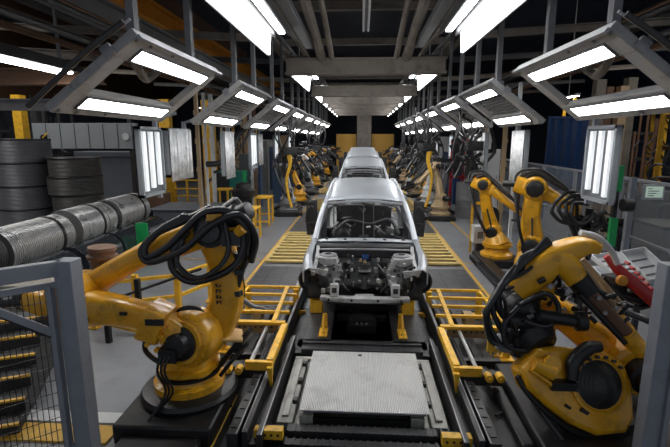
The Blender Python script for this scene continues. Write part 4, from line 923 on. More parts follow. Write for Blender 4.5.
b = MB(); b.loft([(-2.12, 4.95, 0.6), (-2.1, 4.9, 0.8), (-2.06, 4.85, 1.1)], [(0.66, 0.62), (0.5, 0.5), (0.46, 0.5)], up=(0, 1, 0), n=24); b.build('turret', M['yellow'], root)
b = MB(); b.loft([(-2.0, 5.0, 0.98), (-1.5, 5.15, 0.88)], [(0.45, 0.08), (0.34, 0.05)], n=20); b.build('cover_plate', M['beige'], root, label='pale worn cover plate')
b = MB(); b.tube([(-1.75, 5.0, 0.55), (-1.6, 5.0, 0.75), (-1.45, 5.1, 0.9), (-1.4, 5.2, 0.95)], 0.035, 8); b.tube([(-1.7, 4.85, 0.5), (-1.55, 4.85, 0.7), (-1.4, 5.0, 0.85)], 0.025, 8); b.box((-1.5, 5.0, 0.8), (0.12, 0.1, 0.12)); b.build('cable_clamp', M['black'], root)
ax = Vector((-0.18, -0.95, 0.1)).normalized()
c = Vector((-2.02, 4.74, 1.02))
b = MB(); b.lathe(c-ax*0.25, ax, [(0.27, 0), (0.33, 0.04), (0.33, 0.3), (0.29, 0.36), (0.25, 0.38), (0.25, 0.42)], 40); bolts(b, c+ax*0.12, ax, 0.285, 14, 0.016, 0.02); b.build('shoulder_hub', M['yellow'], root)
b = MB(); b.lathe(c+ax*0.15, ax, [(0.2, 0), (0.2, 0.05), (0.15, 0.07), (0.13, 0.14), (0.05, 0.15)], 28); b.box(c+ax*0.25+Vector((-0.08, 0, -0.1)), (0.2, 0.14, 0.16)); b.build('shoulder_motor', M['blackmetal'], root)
b = MB()
for k in range(3): b.tube([c+ax*0.25+Vector((-0.1+0.05*k, 0, 0.02)), c+ax*0.36+Vector((-0.16+0.04*k, 0, -0.25)), Vector((-2.2+0.04*k, 4.45, 0.5)), Vector((-2.35, 4.3+0.05*k, 0.24))], 0.014, 6)
b.build('motor_cables', M['hose'], root)
b = MB(); b.tube([c+ax*0.2+Vector((-0.2, 0, 0.05)), (-2.42, 4.6, 1.1), (-2.5, 4.65, 0.9), (-2.35, 4.7, 0.72), (-2.15, 4.7, 0.68)], 0.03, 8); b.build('hose', M['hose'], root)
# lower arm, standing behind the hub
b = MB(); b.loft([(-2.0, 5.05, 0.85), (-1.8, 5.1, 1.05), (-1.64, 5.1, 1.4), (-1.66, 5.1, 1.8), (-1.76, 5.08, 2.15), (-1.82, 5.05, 2.35)], [(0.42, 0.5), (0.40, 0.44), (0.36, 0.38), (0.32, 0.34), (0.34, 0.36), (0.3, 0.36)], up=(1, 0, 0), n=24); b.build('lower_arm', M['yellow'], root)
b = MB(); b.lathe((-2.05, 4.9, 1.12), (0.2, -1, 0.2), [(0.24, 0), (0.25, 0.12), (0.2, 0.14)], 24); b.build('dark_joint_ring', M['black'], root)
b = MB()
for k, z in enumerate((1.62, 1.55, 1.48, 1.41)):
    b.b2(-1.72, -1.70, 4.888, 4.9, z-0.022, z+0.022); b.b2(-1.72, -1.66, 4.888, 4.9, z+(0.012 if k % 2 else -0.02), z+(0.02 if k % 2 else -0.012)); b.b2(-1.675, -1.66, 4.888, 4.9, z-0.02, z+0.01)
b.build('arm_lettering', M['darksteel'], root)
# elbow group
b = MB(); b.loft([(-2.15, 5.0, 2.12), (-1.75, 5.0, 2.28), (-1.45, 5.0, 2.4)], [(0.36, 0.34), (0.38, 0.36), (0.26, 0.24)], n=20); b.build('elbow_block', M['yellow'], root)
b = MB(); b.lathe((-1.72, 4.86, 2.28), (0.1, -1, 0.1), [(0.19, 0), (0.19, 0.08), (0.14, 0.1), (0.12, 0.16), (0.04, 0.17)], 24); bolts(b, (-1.72, 4.78, 2.28), (0.1, -1, 0.1), 0.165, 10, 0.012, 0.015); b.build('elbow_cap', M['darksteel'], root)
b = MB(); b.lathe((-1.55, 4.95, 2.4), (0.8, -0.2, 0.35), [(0.13, 0), (0.13, 0.14), (0.1, 0.16), (0.1, 0.3), (0.06, 0.32)], 20); b.lathe((-1.62, 5.15, 2.45), (0.7, 0.2, 0.5), [(0.1, 0), (0.1, 0.16), (0.07, 0.2)], 18); b.build('elbow_motor', M['black'], root)
b = MB(); b.box((-1.5, 4.85, 2.2), (0.2, 0.12, 0.16), 0.3); b.box((-1.95, 4.85, 2.42), (0.22, 0.08, 0.1), 0.2); b.tube([(-1.35, 4.95, 2.35), (-1.3, 4.95, 2.2), (-1.38, 4.95, 2.05)], 0.05, 8); b.build('bracket', M['darksteel'], root)
b = MB(); b.box((-1.65, 4.75, 2.46), (0.16, 0.1, 0.07), 0.4); b.build('elbow_cover', M['yellow'], root)
b = MB(); b.cyl((-1.4, 4.8, 2.28), (-1.32, 4.76, 2.34), 0.06, n=14); b.build('elbow_cover', M['yellow'], root)
# upper arm running down-left behind the fence post
b = MB(); b.loft([(-1.85, 5.0, 2.24), (-2.2, 5.0, 2.14), (-2.7, 5.0, 1.90), (-3.3, 5.0, 1.55)], [(0.4, 0.34), (0.3, 0.30), (0.27, 0.27), (0.3, 0.3)], n=22, e=2.4); b.build('upper_arm', M['yellow'], root)
b = MB(); b.lathe((-3.35, 5.1, 1.5), (0, -1, 0), [(0.2, 0), (0.24, 0.05), (0.24, 0.55), (0.19, 0.6)], 28); b.build('link_joint', M['yellow'], root)
# heavy front arm back to the hub
b = MB(); b.loft([(-3.4, 4.7, 1.36), (-3.0, 4.66, 1.40), (-2.6, 4.64, 1.36), (-2.3, 4.64, 1.28)], [(0.42, 0.46), (0.36, 0.36), (0.32, 0.30), (0.34, 0.30)], n=22, e=3); b.build('front_arm', M['yellow'], root)
b = MB(); b.loft([(-2.42, 4.6, 1.33), (-2.2, 4.6, 1.24)], [(0.42, 0.4), (0.4, 0.38)], n=20, e=7); bolts(b, (-2.3, 4.4, 1.3), (0, -1, 0), 0.12, 6, 0.014, 0.02); b.build('arm_end_block', M['yellow'], root, bevel=0.01)
b = MB(); b.box((-2.24, 4.40, 1.36), (0.2, 0.03, 0.07)); b.build('dark_plate', M['black'], root)
b = MB(); b.box((-3.05, 4.46, 1.34), (0.05, 0.03, 0.05)); b.build('dark_plate', M['black'], root)
b = MB(); b.box((-2.62, 4.47, 1.42), (0.08, 0.02, 0.04)); b.build('dark_plate', M['black'], root)
b = MB(); b.loft([(-2.28, 4.64, 1.25), (-2.1, 4.7, 1.08)], [(0.36, 0.34), (0.4, 0.36)], n=20, e=3); b.build('hub_neck', M['yellow'], root)
b = MB()
for x, z in ((-2.45, 1.16), (-2.36, 1.08), (-2.26, 1.02), (-2.2, 1.18), (-2.12, 1.26)): b.cyl((x, 4.47, z), (x, 4.42, z), 0.028, n=10)
b.build('boss_bolt', M['yellow'], root)
# wrist and copper coloured tool behind the fence mesh
b = MB(); b.loft([(-3.45, 4.95, 1.45), (-3.75, 4.9, 1.35), (-4.05, 4.9, 1.4)], [(0.34, 0.36), (0.3, 0.34), (0.22, 0.24)], n=18, e=3); b.build('wrist', M['yellow'], root)
b = MB(); b.lathe((-3.25, 5.2, 1.74), (0.05, 0, 1), [(0.13, 0), (0.13, 0.08), (0.17, 0.1), (0.18, 0.14), (0.15, 0.16), (0.15, 0.2), (0.17, 0.21), (0.16, 0.25), (0.05, 0.26)], 24); b.build('copper_coupling', M['brown'], root, label='dull copper coloured coupling')
b = MB(); b.lathe((-4.05, 4.9, 1.4), (-1, 0, -0.2), [(0.12, 0), (0.12, 0.1), (0.06, 0.12), (0.06, 0.3)], 18); b.build('wrist_tool', M['darksteel'], root)
b = MB(); b.box((-3.7, 4.7, 1.15), (0.2, 0.12, 0.2)); b.build('wrist_tool', M['darksteel'], root)
# big hose loops around the elbow
loops = [
 [(-1.35, 4.9, 2.0), (-1.3, 4.8, 2.3), (-1.5, 4.75, 2.52), (-1.75, 4.72, 2.5), (-1.95, 4.7, 2.33), (-2.15, 4.7, 2.14), (-2.4, 4.72, 2.0), (-2.46, 4.75, 2.1), (-2.3, 4.8, 2.28), (-2.0, 4.85, 2.45)],
 [(-1.3, 4.95, 1.9), (-1.22, 4.85, 2.2), (-1.35, 4.75, 2.48), (-1.65, 4.68, 2.38), (-1.95, 4.66, 2.12), (-2.25, 4.68, 1.98), (-2.42, 4.7, 1.95), (-2.5, 4.75, 2.06), (-2.35, 4.8, 2.24), (-2.05, 4.82, 2.38), (-1.7, 4.85, 2.55)],
 [(-1.95, 4.75, 2.3), (-2.12, 4.7, 2.05), (-2.12, 4.7, 1.85), (-1.95, 4.72, 1.72), (-1.7, 4.75, 1.76), (-1.45, 4.8, 1.9), (-1.35, 4.85, 2.15), (-1.4, 4.9, 2.35), (-1.55, 4.95, 2.55)],
 [(-2.0, 4.72, 2.2), (-2.06, 4.66, 1.95), (-1.85, 4.66, 1.78), (-1.6, 4.7, 1.9), (-1.5, 4.75, 2.1), (-1.55, 4.8, 2.4)],
 [(-1.45, 4.85, 2.45), (-1.28, 4.9, 2.3), (-1.32, 4.95, 2.05), (-1.42, 5.0, 1.8), (-1.5, 5.0, 1.55), (-1.62, 5.0, 1.35), (-1.6, 5.0, 1.2)],
]
for i, L in enumerate(loops):
    b = MB(); b.tube(L, (0.043, 0.04, 0.042, 0.03, 0.036)[i], 12, k=7); b.build('hose', M['hose'], root)
# hanging tool on the right of the elbow
b = MB(); b.tube([(-1.42, 5.1, 2.2), (-1.4, 5.1, 1.9), (-1.5, 5.12, 1.7), (-1.5, 5.15, 1.45), (-1.66, 5.15, 1.28)], [0.05, 0.045, 0.055, 0.05, 0.045], 10); b.cyl((-1.52, 5.1, 1.75), (-1.5, 5.15, 1.4), 0.06, n=12); b.build('tool_hose', M['black'], root)
b = MB(); b.tube([(-1.56, 5.1, 1.5), (-1.5, 5.15, 1.38), (-1.38, 5.2, 1.26), (-1.22, 5.25, 1.2)], [0.05, 0.035, 0.03, 0.012], 10); b.box((-1.55, 5.1, 1.52), (0.09, 0.08, 0.1)); b.build('nozzle', M['steel'], root)
b = MB()
for k in range(8): b.box((-1.45+rnd.uniform(-0.08, 0.08), 5.0+rnd.uniform(-0.05, 0.1), 1.5+0.09*k), (0.09, 0.08, 0.06), rnd.uniform(0, 2))
b.build('hose_clamps', M['darksteel'], root)

# ---- near right robot
root = thing('industrial_robot', 'large yellow robot bent over itself in the right foreground', 'robot', (2.6, 5.0, 0))
b = MB(); b.b2(1.85, 3.4, 4.0, 5.9, 0, 0.22); b.b2(1.7, 1.85, 4.3, 5.8, 0, 0.12); b.build('plinth', M['blackmetal'], root, bevel=0.03)
b = MB(); b.lathe((2.62, 4.95, 0.2), (0, 0, 1), [(0.6, 0), (0.6, 0.14), (0.48, 0.2), (0.44, 0.34)], 36); b.build('base_casting', M['blackmetal'], root)
b = MB(); P = [(-0.78, 0.2), (-0.6, 0.42), (-0.35, 0.45), (-0.09, 0.42), (0.13, 0.44), (0.36, 0.3), (0.45, 0.07), (0.44, -0.28), (0.34, -0.42), (0.03, -0.45), (-0.25, -0.34), (-0.5, -0.17), (-0.7, 0.0)]
ux = Vector((1, 0.12, -0.06)).normalized(); uz = Vector((0.05, 0.42, 1)).normalized()
b.prism(P, (2.45, 4.46, 0.68), ux, uz, -0.34); b.build('turret_housing', M['yellow'], root, bevel=0.05)
nn = ux.cross(uz).normalized()
def Q(x, y, h=0.0): return Vector((2.45, 4.46, 0.68)) + ux*x + uz*y + nn*h
b = MB(); b.tube([Q(-0.78, 0.12, -0.12), Q(-0.62, -0.1, -0.12), Q(-0.27, -0.37, -0.12), Q(0.03, -0.48, -0.12), Q(0.34, -0.45, -0.12)], 0.035, 8, k=3); b.build('edge_gasket', M['black'], root)
b = MB(); b.lathe(Q(0.05, 0.07, -0.02), nn, [(0.31, 0), (0.31, 0.05), (0.28, 0.06), (0.26, 0.04)], 40); b.build('hub_ring', M['yellow'], root)
b = MB(); pr = [(0.25, 0)]
for i in range(5): pr += [(0.25-0.025*i, 0.02+0.03*i), (0.21-0.025*i, 0.04+0.03*i)]
pr += [(0.06, 0.18)]
b.lathe(Q(0.05, 0.07, 0.0), nn, pr, 40); b.build('bellows_hub', M['black'], root)
b = MB(); b.tube([Q(-0.28, 0.12, 0.06), Q(-0.26, 0.3, 0.08), Q(-0.1, 0.44, 0.08), Q(0.04, 0.46, 0.06)], [0.06, 0.075, 0.075, 0.06], 12); b.box(Q(-0.36, 0.06, 0.03), (0.26, 0.1, 0.09)); b.build('hub_guard', M['black'], root)
for k in range(9):
    b = MB(); t = 0.7+0.33*k; p = Q(0.05+0.285*math.cos(t), 0.07+0.285*math.sin(t), 0.03); b.cyl(p, p+nn*0.05, 0.018, n=8); b.build('ring_bolt', M['darksteel'], root)
b = MB(); b.loft([Q(-0.66, 0.28, 0.0), Q(-0.46, 0.2, 0.02)], [(0.2, 0.12), (0.24, 0.16)], n=18); b.lathe(Q(-0.5, 0.27, 0.06), nn, [(0.09, 0), (0.09, 0.05), (0.05, 0.05)], 18); b.tube([Q(-0.7, 0.2, 0.02), Q(-0.55, 0.1, 0.05), Q(-0.42, 0.02, 0.03)], 0.022, 8); b.build('housing_rib', M['yellow'], root)
b = MB(); b.box(Q(-0.12, -0.2, 0.01), (0.1, 0.012, 0.05), Matrix.Rotation(0.5, 3, 'Y')); b.box(Q(-0.3, -0.16, 0.01), (0.07, 0.012, 0.03), Matrix.Rotation(0.6, 3, 'Y')); b.build('warning_label', M['darksteel'], root)
# arms
b = MB(); b.loft([(1.9, 5.25, 1.52), (2.15, 5.2, 1.38), (2.55, 5.15, 1.12), (2.9, 5.05, 0.82), (3.0, 5.0, 0.6)], [(0.3, 0.24), (0.34, 0.3), (0.36, 0.36), (0.42, 0.4), (0.4, 0.4)], n=22, e=3); b.build('lower_arm', M['yellow'], root)
b = MB(); b.loft([(1.74, 5.0, 1.62), (1.98, 4.95, 1.88), (2.2, 4.93, 2.06), (2.42, 4.95, 2.14), (2.6, 5.0, 2.1)], [(0.32, 0.34), (0.34, 0.36), (0.3, 0.28), (0.24, 0.2), (0.14, 0.12)], n=22, e=3); b.build('forearm', M['yellow'], root)
b = MB(); b.loft([(2.12, 4.95, 2.06), (2.22, 4.88, 1.96), (2.34, 4.84, 1.78)], [(0.28, 0.3), (0.3, 0.28), (0.25, 0.24)], n=22, e=2.6); b.build('curved_link', M['yellow'], root)
b = MB(); b.loft([(2.33, 4.84, 1.81), (2.46, 4.82, 1.65)], [(0.26, 0.25), (0.25, 0.23)], n=20, e=2.6); b.build('black_sleeve', M['black'], root)
b = MB(); b.loft([(2.44, 4.82, 1.67), (2.9, 4.78, 1.2)], [(0.17, 0.15), (0.17, 0.15)], n=20, e=2.6); b.build('brown_tube', M['brown'], root)
b = MB(); b.loft([(2.88, 4.78, 1.22), (3.4, 4.74, 0.5)], [(0.2, 0.18), (0.18, 0.18)], n=20, e=2.6); b.build('link_end', M['yellow'], root)
b = MB(); b.cyl((2.9, 5.05, 1.35), (3.55, 5.0, 0.55), 0.06, n=14); b.build('side_rod', M['yellow'], root)
b = MB(); b.cyl((2.4, 4.98, 1.95), (2.9, 5.02, 1.38), 0.04, n=12); b.cyl((2.5, 5.1, 1.95), (3.0, 5.05, 1.4), 0.03, n=12); b.build('piston_rod', M['tan'], root)
b = MB(); b.cyl((2.32, 4.72, 1.66), (2.85, 4.7, 1.12), 0.03, n=12); b.cyl((2.6, 4.9, 1.62), (3.2, 4.86, 0.9), 0.035, n=10); b.build('dark_rod', M['black'], root)
joint(root, (3.05, 4.95, 0.78), (0, 1, 0), 0.3, 0.5)
joint(root, (2.0, 5.05, 1.62), (0.2, 1, 0), 0.17, 0.3, motor=False)
r = random.Random(11)
for k in range(44):
    p = Vector((r.uniform(1.85, 2.95), r.uniform(4.74, 5.0), 0)); p.z = 1.66-0.3*(p.x-2.0)+r.uniform(-0.2, 0.16); q = p+Vector((r.uniform(-0.12, 0.12), r.uniform(-0.06, 0.06), r.uniform(-0.1, 0.1)))
    b = MB(); b.cyl(p, q, r.uniform(0.012, 0.035), n=8); b.build('hose_fitting', M['blackmetal'], root)
for k in range(16):
    p = Vector((r.uniform(1.9, 2.9), r.uniform(4.7, 4.9), 0)); p.z = 1.64-0.3*(p.x-2.0)+r.uniform(-0.18, 0.15)
    b = MB(); b.cyl(p, p+Vector((0, -0.04, 0.01)), r.uniform(0.018, 0.03), n=10); b.build('steel_fitting', M['steel'], root)
# wrist and tool head on the left
b = MB(); b.ball((1.82, 4.95, 1.42), (0.2, 0.18, 0.17), 16); b.cyl((1.95, 5.0, 1.62), (1.8, 4.95, 1.4), 0.14, n=18); b.lathe((1.9, 4.85, 1.15), (0.3, -0.7, -0.4), [(0.22, 0), (0.24, 0.08), (0.18, 0.2), (0.08, 0.22)], 22); b.build('wrist', M['blackmetal'], root)
b = MB(); b.loft([(1.82, 5.0, 1.5), (2.0, 5.0, 1.25), (2.15, 5.0, 1.1)], [(0.3, 0.26), (0.3, 0.3), (0.22, 0.2)], n=18, e=3); b.build('wrist_housing', M['yellow'], root)
b = MB(); b.cyl((1.62, 4.8, 1.32), (1.95, 4.8, 1.28), 0.09, n=16); b.cyl((1.72, 4.75, 1.15), (1.72, 4.75, 0.92), 0.06, n=12); b.cyl((1.9, 4.7, 1.42), (2.3, 4.7, 1.36), 0.07, n=14); b.box((1.66, 4.8, 1.1), (0.14, 0.12, 0.16), 0.3); b.cyl((1.72, 4.75, 0.95), (1.9, 4.7, 0.9), 0.05, n=12)
b.lathe((2.28, 4.7, 1.36), (1, 0, 0.05), [(0.07, 0), (0.11, 0.03), (0.11, 0.12), (0.06, 0.14)], 16); b.build('tool_head', M['black'], root)
b = MB(); b.lathe((1.58, 4.78, 1.02), (0.1, -0.4, 1), [(0.11, 0), (0.13, 0.02), (0.13, 0.05), (0.08, 0.06)], 20)
for k in range(9):
    p = Vector((r.uniform(1.5, 1.95), r.uniform(4.7, 4.85), r.uniform(0.95, 1.5))); b.cyl(p, p+Vector((r.uniform(-0.08, 0.08), -0.02, r.uniform(-0.08, 0.08))), r.uniform(0.015, 0.03), n=8)
b.build('clamp_ring', M['steel'], root)
for i, (o, rr) in enumerate(((0, 0.036), (0.09, 0.026), (0.2, 0.032), (0.33, 0.022), (0.5, 0.03), (0.7, 0.02))):
    jit = lambda: Vector((r.uniform(-0.05, 0.05), r.uniform(-0.04, 0.04), r.uniform(-0.05, 0.05)))
    b = MB(); b.tube([Vector(q_)+jit() for q_ in [(2.08-0.1*o, 4.98, 2.2-o*0.3), (1.82-o*0.1, 4.85, 2.08-o*0.5), (1.62-o*0.2, 4.78, 1.88-o*0.3), (1.43+0.02*i, 4.76, 1.66-o*0.2), (1.39+0.04*i, 4.75, 1.4), (1.42+0.05*i, 4.74, 1.15+0.03*i), (1.56+0.04*i, 4.74, 1.02)]], rr, 10, k=6); b.build('hose', M['hose'], root)
for L in ([(1.75, 4.8, 1.5), (1.95, 4.72, 1.66), (2.1, 4.74, 1.56), (2.12, 4.72, 1.4), (1.98, 4.68, 1.3), (1.75, 4.68, 1.36)], [(1.7, 4.72, 1.5), (1.55, 4.7, 1.3), (1.6, 4.68, 1.05), (1.85, 4.66, 1.0), (2.0, 4.6, 0.85), (1.9, 4.5, 0.5), (2.1, 4.3, 0.2)]):
    b = MB(); b.tube(L, 0.03, 10, k=6); b.build('hose', M['hose'], root)
b = MB(); b.box((1.55, 4.8, 1.0), (0.28, 0.03, 0.14)); 
for k in range(5): b.box((1.45+0.05*k, 4.78, 0.95), (0.02, 0.02, 0.1))
b.build('toothed_plate', M['safety'], root, bevel=0.004)
# red guarded gripper behind the elbow
b = MB(); b.loft([(2.84, 5.25, 1.95), (2.98, 5.22, 1.80), (3.18, 5.2, 1.62), (3.42, 5.18, 1.42)], [(0.07, 0.06), (0.15, 0.12), (0.2, 0.15), (0.24, 0.16)], n=18); b.build('red_guard', M['red'], root, label='glossy red curved guard')
b = MB()
for k in range(7):
    t = k/6; p = Vector((3.0+0.36*t, 5.14, 1.83-0.36*t)); b.box(p+Vector((0.03, 0, 0.07)), (0.03, 0.08, 0.03), Matrix.Rotation(0.8, 3, 'Y'))
b.build('guard_ribs', M['red'], root)
b = MB(); b.tube([(2.45, 5.1, 2.26), (2.66, 5.12, 2.2), (2.84, 5.16, 2.04), (2.94, 5.18, 1.88)], 0.035, 12, k=7); b.build('clear_hose', M['plastic'], root)
b = MB(); b.cyl((2.9, 5.3, 1.52), (3.35, 5.25, 1.4), 0.06, n=12); b.box((3.0, 5.3, 1.6), (0.2, 0.2, 0.2), 0.4); b.tube([(2.8, 5.2, 1.7), (3.0, 5.15, 1.5), (3.2, 5.15, 1.36), (3.4, 5.2, 1.38)], 0.03, 8); b.build('gripper_body', M['blackmetal'], root)
b = MB(); b.lathe((2.92, 5.05, 1.72), (0.2, -1, 0.2), [(0.06, 0), (0.06, 0.05), (0.03, 0.06)], 14); b.build('orange_knob', M['orange'], root)

# ---- the two robots behind
robot('slim yellow robot, farther of the two standing behind the right foreground robot', (3.62, 11.9, 0), (3.52, 12.0, 0.85), (3.22, 12.0, 2.12), (4.05, 11.6, 1.45), (4.4, 11.5, 1.2), th=0.34, seed=3)
robot('bulky yellow robot with hoses coiled round its wrist, behind the right foreground robot', (3.85, 9.9, 0), (3.80, 10.0, 0.95), (3.78, 10.0, 2.25), (4.5, 9.7, 1.85), (4.6, 9.6, 1.35), th=0.46, seed=4)
root = thing('hose_reel', 'thick black hose coiled in rings round the wrist of the bulky rear robot', 'hose', (4.4, 9.6, 1.9))
for i in range(4):
    b = MB(); c = Vector((4.3+0.05*i, 9.55-0.06*i, 1.85)); R0 = 0.33-0.04*i
    b.tube([c+Vector((math.cos(t)*R0*(1+0.12*math.sin(k*1.7+i)), -0.02*k, math.sin(t)*R0*1.0+0.05*math.sin(k+i))) for k, t in enumerate([0.6+0.5*j for j in range(12)])], 0.04, 8); b.build('hose_ring', M['hose'], root)
# tools attached at the right of the bulky robot
root = thing('valve_rack', 'black rack of valves and fittings right of the bulky rear robot', 'rack', (4.9, 9.4, 0))
b = MB(); b.b2(4.6, 4.7, 9.3, 9.4, 0, 1.9); b.b2(5.25, 5.33, 9.3, 9.4, 0, 1.7); b.b2(4.6, 5.33, 9.3, 9.4, 1.5, 1.6); b.b2(4.6, 5.33, 9.3, 9.4, 0.9, 1.0); b.build('rack_frame', M['blackmetal'], root)
r = random.Random(5)
for k in range(26):
    p = Vector((r.uniform(4.6, 5.33), r.uniform(9.2, 9.42), r.uniform(0.85, 1.75))); b = MB(); b.cyl(p, p+Vector((r.uniform(-0.2, 0.2), r.uniform(-0.1, 0.1), r.uniform(-0.15, 0.15))), r.uniform(0.02, 0.06), n=8); b.build('valve', M['darksteel'], root)
root = thing('control_box', 'small pale steel control box on a yellow post left of the slim robot', 'box', (3.4, 13, 0))
b = MB(); b.b2(3.2, 3.75, 12.7, 13.05, 0.35, 0.85); b.build('box', M['white'], root, bevel=0.015)
b = MB(); b.b2(3.18, 3.24, 13.06, 13.12, 0, 1.5); b.b2(3.18, 3.7, 13.06, 13.12, 1.42, 1.5); b.build('post', M['safety'], root)
b = MB(); b.b2(3.3, 3.65, 12.75, 13.0, 0, 0.35); b.build('pedestal', M['darksteel'], root)
b = MB(); b.b2(3.3, 3.45, 12.68, 12.7, 0.5, 0.7); b.b2(3.5, 3.66, 12.68, 12.7, 0.5, 0.7); b.build('panel', M['grey'], root)
for x, y, l in ((3.2, 9.2, 2.6),):
    b = MB(); b.b2(3.1, 3.35, 9.0, 12.4, 0, 0.22); b.b2(3.0, 3.1, 8.8, 12.0, 0, 0.1)
    tag(b.build('cable_trough', M['blackmetal'], bevel=0.01), 'black floor trough along the feet of the rear right robots', 'trough')
# ================================================================ RIGHT SIDE
root = thing('glazed_fence', 'long hazy glazed guard fence running along the right side', 'fence', (6.3, 6, 0))
def fx(y): return 6.0+0.03*(y-6)
for i in range(9):
    y = 6+2.5*i; b = MB(); b.b2(fx(y)-0.04, fx(y)+0.04, y-0.04, y+0.04, 0, 2.4); b.build('fence_post', M['fencegrey'], root)
b = MB(); b.bar((fx(6), 6, 2.4), (fx(26), 26, 2.4), 0.07, 0.06); b.build('top_rail', M['fencegrey'], root)
b = MB(); b.bar((fx(6), 6, 1.1), (fx(26), 26, 1.1), 0.05, 0.05); b.bar((fx(6), 6, 0.15), (fx(26), 26, 0.15), 0.05, 0.05); b.build('mid_rail', M['fencegrey'], root)
for i in range(8):
    y = 6+2.5*i; b = MB(); b.bar((fx(y+1.25)-0.0, y+0.05, 1.27), (fx(y+1.25), y+2.45, 1.27), 0.012, 2.2); b.build('pane', M['glass'], root)
root = thing('green_post', 'green and black upright post behind the near right light panel', 'post', (4.75, 8.5, 0))
for z0, z1 in ((2.35, 2.82), (1.3, 1.85)):
    b = MB(); b.b2(4.64, 4.77, 8.5, 8.58, z0, z1); b.build('green_blade', M['green'], root)
b = MB(); b.b2(4.66, 4.74, 8.52, 8.6, 0, 1.3); b.b2(4.66, 4.74, 8.52, 8.6, 1.85, 2.35); b.cyl((4.78, 8.45, 2.1), (4.95, 8.45, 2.1), 0.12, n=16); b.build('black_section', M['black'], root)
root = thing('steel_post', 'slim pale steel post right of the green post', 'post', (5.0, 8.6, 0))
b = MB(); b.b2(4.98, 5.08, 8.6, 8.68, 0, 2.6); b.build('post', M['fencegrey'], root); b = MB(); b.b2(4.9, 5.16, 8.52, 8.76, 0, 0.03); b.build('foot', M['fencegrey'], root)
root = thing('monitor', 'small lit monitor on a black stand behind the right fence', 'monitor', (7.7, 12.2, 0))
b = MB(); b.b2(7.42, 7.95, 12.2, 12.3, 1.72, 2.12); b.build('casing', M['boardgrey'], root, bevel=0.01)
b = MB(); b.b2(7.47, 7.90, 12.19, 12.2, 1.78, 2.07); b.build('screen', M['screen'], root)
b = MB()
for k in range(4): b.b2(7.52, 7.52+0.1+0.06*((k*7) % 4), 12.183, 12.19, 2.0-0.06*k, 2.02-0.06*k)
b.build('screen_marks', M['darksteel'], root)
b = MB(); b.b2(7.2, 7.38, 12.25, 12.4, 0, 1.85); b.b2(7.3, 7.6, 12.28, 12.36, 1.8, 1.85); b.build('stand', M['black'], root)
root = thing('grey_cabinet', 'dark grey floor cabinet at the right edge below the monitor', 'cabinet', (7.6, 10.8, 0))
b = MB(); b.b2(6.9, 8.6, 10.5, 11.6, 0, 1.25); b.build('cabinet_body', M['grey'], root, bevel=0.03)
b = MB(); b.b2(6.85, 8.65, 10.42, 11.65, 1.25, 1.32); b.build('cabinet_top', M['darksteel'], root)
b = MB(); b.b2(7.1, 7.14, 10.47, 10.5, 0.6, 0.8); b.build('handle', M['steel'], root)
root = thing('parts_table', 'dark table carrying pale trays beside the near right robot', 'table', (4.0, 6.8, 0))
b = MB(); b.b2(3.55, 4.6, 6.4, 7.3, 1.0, 1.08); b.build('tabletop', M['darksteel'], root)
for x in (3.6, 4.5):
    for y in (6.45, 7.2):
        b = MB(); b.b2(x-0.03, x+0.05, y, y+0.06, 0, 1.0); b.build('leg', M['darksteel'], root)
def tray(x, y, z, w, d, h, tilt, label):
    root = thing('parts_tray', label, 'tray', (x, y, z), 'pale parts trays'); Rm = Matrix.Rotation(tilt, 3, 'X') @ Matrix.Rotation(0.25, 3, 'Z')
    b = MB(); c = Vector((x, y, z))
    b.box(c, (w, d, 0.02), Rm)
    for sx, sy, ww, dd in ((0, -1, w, 0.02), (0, 1, w, 0.02), (-1, 0, 0.02, d), (1, 0, 0.02, d)): b.box(c+Rm @ Vector((sx*w/2, sy*d/2, h/2)), (ww, dd, h), Rm)
    b.build('tray_shell', M['white'], root, bevel=0.005)
    b = MB()
    for k in range(3): b.box(c+Rm @ Vector((0, -d/4+d/4*k, 0.015)), (w*0.8, 0.02, 0.03), Rm)
    b.build('divider', M['grey'], root)
tray(3.78, 6.7, 1.42, 0.42, 0.5, 0.08, 0.35, 'pale open tray tilted up beside the red gripper, left one')
tray(4.2, 6.7, 1.40, 0.42, 0.6, 0.12, 0.5, 'deeper pale tray tilted up at the right')
b = MB(); b.b2(3.6, 4.4, 6.55, 7.1, 1.08, 1.32); tag(b.build('tray_rest', M['plastic'], bevel=0.02), 'low pale box under the two tilted trays', 'box')
b = MB(); b.tube([(3.7, 6.2, 0.9), (4.0, 6.1, 0.8), (4.25, 6.2, 0.6), (4.1, 6.2, 0.3), (3.8, 6.2, 0.1), (3.7, 6.3, 0.03)], 0.05, 8); tag(b.build('loose_hose', M['hose']), 'loose black hose hanging below the pale trays', 'hose')
# drums, red frame
for i, z in enumerate((0.0, 0.75)):
    b = MB(); b.lathe((4.45, 19.2, z), (0, 0, 1), [(0.44, 0), (0.46, 0.02), (0.45, 0.05), (0.45, 0.23), (0.465, 0.25), (0.45, 0.27), (0.45, 0.48), (0.465, 0.5), (0.45, 0.52), (0.45, 0.71), (0.46, 0.74), (0.42, 0.74), (0.41, 0.71)], 36)
    tag(b.build('steel_drum', M['grey']), 'grey steel drum by the right aisle, %s one of the two' % ('lower' if i == 0 else 'upper'), 'drum')
root = thing('red_frame', 'red tool frame with black panels behind the grey drums', 'frame', (4.6, 21, 0))
for x in (4.1, 4.65, 5.3):
    b = MB(); b.b2(x-0.05, x+0.05, 21, 21.1, 0, 3.3); b.build('upright', M['red'], root)
b = MB(); b.b2(4.05, 5.35, 21, 21.1, 3.2, 3.3); b.b2(4.05, 5.35, 21, 21.1, 1.5, 1.6); b.build('crossbar', M['red'], root)
b = MB(); b.b2(4.2, 4.6, 21.02, 21.08, 1.7, 3.1); b.b2(4.75, 5.25, 21.02, 21.08, 1.6, 3.2); b.build('panel', M['black'], root)
